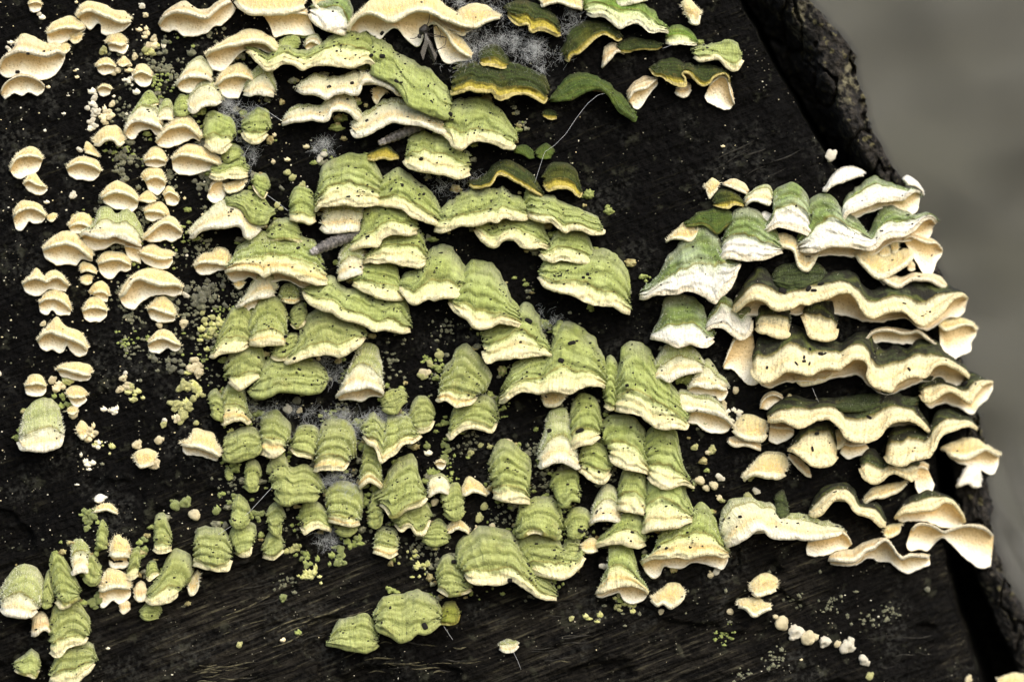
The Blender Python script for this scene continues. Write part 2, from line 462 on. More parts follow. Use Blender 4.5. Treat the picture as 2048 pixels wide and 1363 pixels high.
def bark():
    na, nb, nw = 620, 90, 40
    py = np.linspace(-180, 1520, na)
    bi = np.interp(py, *BIN) + 10 * fbm(py / 50, py * 0 + 8, 3)
    bo = np.interp(py, *BOUT) + 26 * fbm(py / 70, py * 0 + 2, 4) + 12 * fbm(py / 16, py * 0 + 5, 2)
    b = np.concatenate([np.linspace(-0.35, 1, nb), 1 + np.linspace(0.01, 1, nw)])
    bb = b[None, :]
    inn = np.clip(bb, 0, 1)
    PXg = bi[:, None] + (bo - bi)[:, None] * inn
    PYg = np.broadcast_to(py[:, None], PXg.shape)
    w = (bo - bi)[:, None]
    cr = fbm(PXg / 55 + 3, PYg / 80, 4)
    plates = np.abs(fbm(PXg / 36 + 11, PYg / 60 + 5, 3))
    dep = 14 * np.sin(np.clip(bb, 0, 1) * math.pi) ** 0.7 - 22 * (1 - inn) ** 1.5 * 2 - 14 + 62 * cr - 34 * (1 - sstep(0.0, 0.07, plates))
    dep = dep - 190 * (1 - sstep(0.0, 0.6, inn)) * sstep(700, 500, PYg)
    dep = dep + 9 * fbm(PXg / 9, PYg / 9, 3) + 5 * fbm(PXg / 4, PYg / 4, 2)
    dep = dep - 1500 * np.clip(-bb, 0, 1) ** 1.1 - 1200 * np.clip(bb - 1, 0, 1)
    PXg = PXg + 4 * fbm(PYg / 7, bb * 30 + 0 * PYg, 2)
    V = place(PXg, PYg, dep).reshape(-1, 3)
    nbt = len(b)
    i, j = np.meshgrid(np.arange(na - 1), np.arange(nbt - 1), indexing='ij')
    a = (i * nbt + j).ravel()
    F = np.stack([a, a + nbt, a + nbt + 1, a + 1], -1)
    m = NT('old_bark')
    co = m.coord()
    n1 = m.noise(co, 75, 4); n2 = m.noise(co, 600, 4); n3 = m.noise(co, 220, 3)
    c = m.mix(m.mr(n2, 0.35, 0.65), (0.004, 0.0037, 0.0032), (0.026, 0.0225, 0.018))
    c = m.mix(m.math('MULTIPLY', m.mr(n1, 0.56, 0.66), m.mr(n2, 0.42, 0.6)), c, (0.13, 0.12, 0.075))
    vd = m.voro(co, 420)
    li = m.math('MULTIPLY', m.mr(vd, 0.36, 0.26), m.mr(n3, 0.50, 0.60))
    c = m.mix(m.math('MULTIPLY', li, 0.32), c, (0.22, 0.20, 0.09))
    m.base(c)
    m.b.inputs['Roughness'].default_value = 0.85
    h = m.math('ADD', m.math('MULTIPLY', n2, 0.7), m.math('SUBTRACT', m.math('MULTIPLY', n3, 0.8), m.math('MULTIPLY', vd, 0.5)))
    m.set(m.b.inputs['Normal'], m.bump(h, 0.9, 0.002))
    add_obj('bark', make_mesh('bark', rel(V), F, m.m), stump)
    # trunk behind the face
    V = []; F = []
    zs = np.linspace(0.0, 0.72, 24); K = 40
    for z in zs:
        p = 681.5 - (z - ZC) / PX
        xr = (np.interp(p, *BOUT) - 34 - 1024) * PX if p < 1520 else (2166 - 1024) * PX + (p - 1520) * PX * 0.25
        xl = -0.16 - 0.05 * (0.72 - z)
        cx = (xl + xr) / 2; rx = (xr - xl) / 2
        for k in range(K):
            a = 2 * math.pi * k / K
            cc, ss = math.cos(a), math.sin(a)
            V.append((cx + rx * math.copysign(abs(cc) ** 0.6, cc) * (1 + 0.0 * ss), 0.24 + 0.145 * math.copysign(abs(ss) ** 0.7, ss), z))
    for i in range(len(zs) - 1):
        for k in range(K):
            k2 = (k + 1) % K
            F.append((i * K + k, i * K + k2, (i + 1) * K + k2, (i + 1) * K + k))
    F.append(tuple((len(zs) - 1) * K + k for k in range(K)))
    add_obj('trunk', make_mesh('trunk', rel(V), F, m.m), stump)
bark()

def splinters():
    rs = random.Random(11)
    mats = [plain_material('pale_fibre', (0.015, 0.013, 0.008), (0.11, 0.10, 0.058), scale=700, bump=0.6),
            plain_material('grey_fibre', (0.008, 0.0075, 0.0065), (0.03, 0.028, 0.022), scale=700, bump=0.6)]
    spots = []
    for k in range(16): spots.append((rs.uniform(470, 720), rs.uniform(1170, 1300), rs.uniform(40, 110), rs.uniform(16, 26), 0.5))
    for k in range(12): spots.append((rs.uniform(405, 500), rs.uniform(1320, 1362), rs.uniform(30, 90), rs.uniform(2, 10), 0.2))
    for k in range(16): spots.append((rs.uniform(745, 935), rs.uniform(1282, 1345), rs.uniform(25, 75), rs.uniform(-3, 5), 0.2))
    for k in range(8): spots.append((rs.uniform(1080, 1180), rs.uniform(1230, 1340), rs.uniform(30, 70), rs.uniform(-2, 8), 0.7))
    for k in range(7): spots.append((rs.uniform(1440, 1590), rs.uniform(290, 350), rs.uniform(40, 90), rs.uniform(20, 32), 1.0))
    for k in range(6): spots.append((rs.uniform(1740, 1850), rs.uniform(1270, 1350), rs.uniform(30, 70), rs.uniform(-5, 12), 0.9))
    for (x, y, L, an, dk) in spots:
        w = rs.uniform(0.6, 2.0); c, s = math.cos(R_(an)), math.sin(R_(an))
        n = 7; pts = []
        for i in range(n):
            t = i / (n - 1) - 0.5
            X = x + t * L * c; Y = y - t * L * s + 2.0 * math.sin(t * 5 + x)
            d0 = float(wood_height(np.array([X]), np.array([Y]))[0])
            pts.append(place(X, Y, d0 + 0.2 * w))
        rad = [w * PX * (1 - 0.75 * abs(2 * i / (n - 1) - 1) ** 2) for i in range(n)]
        V, F = tube(pts, rad, 5)
        V = np.array(V); ctr = V.mean(0)
        me = make_mesh('splinter', V - ctr, F, mats[1] if rs.random() < dk else mats[0], smooth=False)
        add_obj('splinter', me, stump, tuple(ctr - np.array([0, 0.15, 0])))
splinters()

# ---------------------------------------------------------------- bracket fungi
def resample(P, n):
    P = np.asarray(P, float)
    E = np.concatenate([[2 * P[0] - P[1]], P, [2 * P[-1] - P[-2]]])
    tq = np.linspace(0, 1, 8, endpoint=False)[:, None]
    Q = []
    for i in range(1, len(E) - 2):      # smooth curve through every traced point
        p0, p1, p2, p3 = E[i - 1], E[i], E[i + 1], E[i + 2]
        Q.append(0.5 * (2 * p1 + (p2 - p0) * tq + (2 * p0 - 5 * p1 + 4 * p2 - p3) * tq ** 2 + (3 * p1 - p0 - 3 * p2 + p3) * tq ** 3))
    P = np.concatenate(Q + [P[-1:]])
    d = np.r_[0, np.cumsum(np.linalg.norm(np.diff(P, axis=0), axis=1))]
    t = np.linspace(0, d[-1], n)
    return np.stack([np.interp(t, d, P[:, 0]), np.interp(t, d, P[:, 1])], -1)
def arclen(P):
    P = np.asarray(P, float)
    return float(np.linalg.norm(np.diff(P, axis=0), axis=1).sum())
def smooth1(x, k):
    k = max(3, int(k) | 1)
    p = np.pad(x, k // 2, mode='edge')
    return np.convolve(p, np.ones(k) / k, 'valid')

ALLV = []; ALLF = []; NV = 0
SPECK_SRC = []
LABELS = []
BR = []
def bracket(kind, mg, rim, top, low, label, group, idx):
    global NV
    rs = np.random.RandomState(1000 + idx)
    Lr = max(arclen(rim), 6)
    nu = int(np.clip(Lr / 3.0, 14, 330))
    Rm = resample(rim, nu); A = resample(top, nu)
    if kind in ('g', 'o', 'W', 'L', 'l'):
        H_ = float(np.mean(np.linalg.norm(Rm - A, axis=1)))
        A = A + (A - Rm) * np.array([0.0, 0.17 * (1 - float(sstep(60, 115, H_)))])
        cx_ = 0.5 * (Rm[:, 0].min() + Rm[:, 0].max())
        A[:, 0] = cx_ + (A[:, 0] - cx_) * 1.06; Rm[:, 0] = cx_ + (Rm[:, 0] - cx_) * 1.035
    if kind == 'R': A = A + (A - Rm) * 0.5 * np.array([0.0, 1.0])
    uu = np.linspace(0, 1, nu)
    W = max(np.ptp(Rm[:, 0]), 4)
    H = float(np.mean(np.linalg.norm(Rm - A, axis=1)))
    # organic jitter of the lip
    s = uu * Lr
    T = np.gradient(Rm, axis=0); T /= np.linalg.norm(T, axis=1)[:, None] + 1e-9
    Nd = np.stack([-T[:, 1], T[:, 0]], -1)
    if np.mean(np.sum(Nd * (Rm - A), axis=1)) < 0: Nd = -Nd
    j1 = fbm(s / 26 + idx * 3.1, s * 0 + 1.5, 3); j2 = fbm(s / 7 + idx * 1.7, s * 0 + 8.2, 2)
    toothy = 3.2 if kind in ('y', 'L') else 2.0
    Rm = Rm + Nd * (4.5 * j1 + toothy * j2)[:, None] * min(1, H / 25)
    A = A + (np.stack([fbm(s / 17 + idx, s * 0 + 4, 3), fbm(s / 17 + idx, s * 0 + 19, 3)], -1) * (13 if kind in ('g', 'o', 'l', 'd', 'W', 'y2') else 7)) * min(1, H / 30)
    small = min(W, H)
    tr = float(np.clip(0.045 * W + 0.075 * H, 2.2, 7.5))
    if kind in ('y', 'd', 'L'): tr *= 0.7
    tr *= 0.85
    Rm = Rm - Nd * (tr * 0.85)
    d = float(np.clip(0.42 * H + 0.16 * min(W, 190), 9, 78))
    if kind == 'R': d = 1.45 * d
    if low is not None: d = max(d, 0.22 * min(W, 200) + 8)
    fe = 0.30
    p = 3.4 if W < 160 else 6.0 if W < 400 else 10.0
    f = fe + (1 - fe) * np.clip(1 - np.abs(2 * uu - 1) ** p, 0, 1) ** 0.55
    und = fbm(s / 60 + idx * 7, s * 0 + 2, 2)
    f = f * (1 + 0.25 * und)
    # lower attachment of the pore surface
    if low is not None:
        Lw = resample(low, nu)
        lj = fbm(s / 12 + idx * 5, s * 0 + 3, 3) * 5
        Lw = Lw + np.stack([0 * lj, lj], -1)
        q_ = (np.sqrt(np.clip(uu / 0.1, 0, 1) * np.clip((1 - uu) / 0.1, 0, 1)) * min(1, H / 35))[:, None]
        Lw = Lw + q_ * np.array([0, 4.0]); Rm = Rm - q_ * np.array([0, 3.0])       # rounded corners of the mouth
        lowd = 0.30 * d * f
    else:
        sm = np.stack([smooth1(Rm[:, 0], nu * 0.12), smooth1(Rm[:, 1], nu * 0.42)], -1)
        hid = Rm + 0.38 * (A - Rm)
        pick = (sm[:, 1] - 2 > hid[:, 1])
        blend = np.clip((sm[:, 1] - 2 - hid[:, 1]) / 6, 0, 1)[:, None]
        Lw = hid * (1 - blend) + np.stack([Rm[:, 0], sm[:, 1] - 2], -1) * blend
        lowd = 0.0
    nt = int(np.clip(H / 2.6, 9, 34)); nb = 6; nl = 10
    v = np.linspace(0, 1, nt)
    nbn = fbm(s / 45 + idx * 2.3, s * 0 + 6, 3) * 0.22 + fbm(s / 10 + idx, s * 0 + 16, 2) * 0.05
    tt_top = v[None, :] - (1 - mg) - nbn[:, None] * (0.3 if mg >= .85 else 1) * (1 if mg > 0.02 else 0.2)
    if mg < 0.06: tt_top = tt_top - 0.35                       # old cap, no pale lip left
    elif mg < 0.14: tt_top = tt_top - 0.05 + 0.35 * fbm(s / 40 + idx, s * 0 + 33, 2)[:, None]   # only scraps of a lip
    g = 1 - (1 - v) ** 1.7
    pos = A[:, None, :] * (1 - v)[None, :, None] + Rm[:, None, :] * v[None, :, None]
    # sideways swell of the flanks
    dep = d * f[:, None] * g[None, :]
    gk = kind in ('m', 'g', 'o', 'L', 'd', 'W', 'y', 'y2')
    nz = int(rs.randint(2, 5)) + (2 if H > 80 else 0)
    amp = (6.2 if gk else 2.6 if kind == 'l' else 1.6) * min(1, H / 50)
    U, Vv = np.meshgrid(s, v * H, indexing='ij')
    zph = v[None, :] * nz + 0.9 * fbm(U / 60 + idx, Vv / 80, 3) * 2
    saw = (zph % 1.0)
    prof = np.where(saw < 0.8, saw / 0.8, (1 - saw) / 0.2)      # each zone swells, then steps back
    if gk or kind == 'l':
        cpos = pos.mean(axis=0, keepdims=True)
        pos = cpos + (pos - cpos) * (1 + (0.15 if W < 100 else 0.07) * (prof - 0.5) * np.clip(v * 5, 0, 1)[None, :] * np.clip((1 - v) * 5, 0, 1)[None, :])[..., None]
    dep = dep + amp * (prof - 0.5) * np.clip(v * 4, 0, 1)[None, :]
    GRt = np.exp(-((np.minimum(saw, 1 - saw)) / 0.09) ** 2) * (v > 0.06)[None, :]
    dep = dep + (26 if kind == 'm' else 13 if gk else 7.0) * fbm(U / 34 + idx * 9, Vv / 26, 3) * min(1, H / 30) * np.clip(v * 3, 0, 1)[None, :]
    dep = dep + 4.6 * fbm(U / 8 + idx * 9, Vv / 8, 4, 0.6)
    if 0.03 < mg < 0.85:     # the old cap overhangs the new margin
        dep = dep - 6.0 * min(1, H / 45) * sstep(-0.01, 0.05, tt_top) * (1 - 0.4 * sstep(0.05, mg, tt_top))
    dep = dep + tr + (0.55 * tr * np.exp(-((1 - v) * H / (1.5 * tr)) ** 2) - 0.35 * tr * np.exp(-(((1 - v) * H - 3.6 * tr) / (1.6 * tr)) ** 2))[None, :] * (1.0 if not gk else 0.6)
    dep[:, 0] = -9; 
    rows = [(pos[:, k], dep[:, k], v[k], tt_top[:, k], None) for k in range(nt)]
    d_r = d * f
    d_last = dep[:, -1]
    for k in range(1, nb + 1):
        th = math.pi * k / (nb + 1)
        c_, s_ = math.cos(th), math.sin(th)
        rows.append((Rm + Nd * (tr * s_), d_r + (d_last - d_r) * max(c_, 0) + tr * min(c_, 0), 1.0, tt_top[:, -1], None))
    ws = np.linspace(0, 1, nl + 1)
    for w in ws:
        q = Rm * (1 - w) + Lw * w
        dd = (d_r - tr) * (1 - w) ** (5.0 if low is not None else 2.2) + lowd * w ** 3 + 1.5 * fbm(s / 9 + idx, s * 0 + w * 6, 2)
        rows.append((q, dd, 1.0, tt_top[:, -1], w))
    if low is not None:
        q = Lw + np.array([0, 1.8]); rows.append((q, lowd * 0.6, 1, tt_top[:, -1], 1.0))
        rows.append((Lw - np.array([0, 1.5]), np.full(nu, -9.0), 1, tt_top[:, -1], 1.0))
    else:
        rows.append((Lw, np.full(nu, -9.0), 1, tt_top[:, -1], 1.0))
    nr = len(rows)
    Pq = np.stack([r[0] for r in rows], 1); Dq = np.stack([r[1] for r in rows], 1)
    GR = np.zeros((nu, nr)); GR[:, :nt] = GRt
    # side walls back to the wood
    def ends(a, first=None, last=None):
        return np.concatenate([a[:1] if first is None else first, a, a[-1:] if last is None else last], 0)
    Pq = ends(Pq); Dq = ends(Dq, np.full((1, nr), -9.0), np.full((1, nr), -9.0)); TT_ = np.stack([r[3] for r in rows], 1)
    GR = ends(GR); nu0 = nu; nu = nu + 2
    Vw = place(Pq[..., 0], Pq[..., 1], Dq)            # nu, nr, 3
    VV = np.broadcast_to(np.array([r[2] for r in rows])[None, :], (nu, nr))
    TT = ends(TT_)
    SU = np.broadcast_to(np.r_[s[0], s, s[-1]][:, None], (nu, nr))
    WW = np.broadcast_to(np.array([0.0 if r[4] is None else r[4] for r in rows])[None, :], (nu, nr))
    RR = np.clip(TT / max(mg, 0.05), 0, 1)
    if mg >= 0.06:
        for k in range(nt, nt + nb): RR[:, k] = 1.0
    flat = Vw.reshape(-1, 3)
    i, j = np.meshgrid(np.arange(nu - 1), np.arange(nr - 1), indexing='ij')
    a = i * nr + j
    F = np.stack([a, a + 1, a + nr + 1, a + nr], -1)   # nu-1, nr-1, 4
    # orientation: outside is towards the camera on the cap
    v0 = flat[F[..., 0]]; e1 = flat[F[..., 1]] - v0; e2 = flat[F[..., 3]] - v0
    nrm = np.cross(e1, e2)
    if nrm[:, :nt - 1, 1].mean() > 0: F = F[..., ::-1]; 
    fn = np.cross(flat[F[..., 1]] - flat[F[..., 0]], flat[F[..., 2]] - flat[F[..., 0]]).reshape(-1, 3)
    vn = np.zeros_like(flat)
    Ff = F.reshape(-1, 4)
    for k in range(4): np.add.at(vn, Ff[:, k], fn)
    vn /= np.linalg.norm(vn, axis=1)[:, None] + 1e-12
    base = place(A[:, 0].mean(), A[:, 1].mean(), 0)
    root = empty('bracket_fungus', tuple(base))
    tag(root, label, 'fungus', group)
    parts = []
    topF = F[:, :nt - 1].reshape(-1, 4)
    kb = nt + (nb * 2) // 3
    beadF = F[:, nt - 1:kb].reshape(-1, 4)
    lowF = F[:, kb:].reshape(-1, 4)
    tf = TT.ravel()[topF].mean(1)
    if 0.06 <= mg < 0.85:
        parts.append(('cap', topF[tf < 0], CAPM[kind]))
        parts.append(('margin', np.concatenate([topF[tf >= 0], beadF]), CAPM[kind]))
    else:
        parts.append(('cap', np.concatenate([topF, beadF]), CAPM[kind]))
    parts.append(('pore_surface', lowF, POREMD if kind in ('y', 'd', 'y2', 'm') else POREG if (mg < 0.06 and kind in ('g', 'o')) else POREM))
    for nm, FF, mt in parts:
        if len(FF) == 0: continue
        us, inv = np.unique(FF, return_inverse=True)
        me = make_mesh(nm, flat[us] - base, inv.reshape(-1, 4), mt)
        fattr(me, 'vv', VV.ravel()[us]); fattr(me, 'tt', TT.ravel()[us]); fattr(me, 'rr', RR.ravel()[us]); fattr(me, 'ww', WW.ravel()[us]); fattr(me, 'gr', GR.ravel()[us]); fattr(me, 'su', SU.ravel()[us])
        me.normals_split_custom_set_from_vertices(vn[us].tolist())
        po = add_obj(nm, me, root); po['seed'] = float((idx * 0.618) % 1.0)
        po['olive'] = float(np.clip((0.62 if 'foot of' in group or 'lower left' in group else 0.18) + 0.25 * ((idx * 0.377) % 1.0 - 0.5), 0, 1))
    # short felt hairs on the cap and the lip
    k_top = max(4, int(nt * 0.86))
    ids = (np.arange(nu)[:, None] * nr + np.arange(2, k_top)[None, :]).ravel()
    area = W * H
    hairy = {'c': 0.34, 'l': 0.2, 'R': 0.0, 'W': 0.03, 'w': 0.07, 't': 0.06, 'g': 0.07, 'o': 0.07, 'y': 0.05, 'L': 0.05, 'd': 0.06, 'y2': 0.05, 'm': 0.08}[kind]
    nh = int(np.clip(area * hairy, 40, 2600))
    hid_ = rs.choice(ids, nh)
    o_ = flat[hid_]; n_ = vn[hid_]
    t_ = rs.randn(nh, 3) * 0.45; t_[:, 2] += 0.35
    dirv = n_ + t_; dirv /= np.linalg.norm(dirv, axis=1)[:, None]
    left = {'c': 9.0, 'l': 6.0}.get(kind, 4.8)
    ln = rs.uniform(0.4, 1.0, nh) * left * PX * min(1.0, 0.45 + H / 60)
    sd_ = np.cross(dirv, rs.randn(nh, 3)); sd_ /= np.linalg.norm(sd_, axis=1)[:, None]
    wd = 0.5 * PX
    tri = np.stack([o_ - sd_ * wd - n_ * 0.3 * PX, o_ + sd_ * wd - n_ * 0.3 * PX, o_ + dirv * ln[:, None]], 1).reshape(-1, 3)
    hm = make_mesh('felt', tri - base, np.arange(nh * 3).reshape(-1, 3), FUZZM[kind], smooth=False)
    ho = add_obj('felt', hm, root); ho['kind'] = 'stuff'
    # for things that lie on the brackets
    sel = Ff
    ALLV.append(flat); ALLF.append(sel + NV); NV += len(flat); LABELS.append(label)
    SPECK_SRC.append((kind, area, flat[ids], vn[ids]))

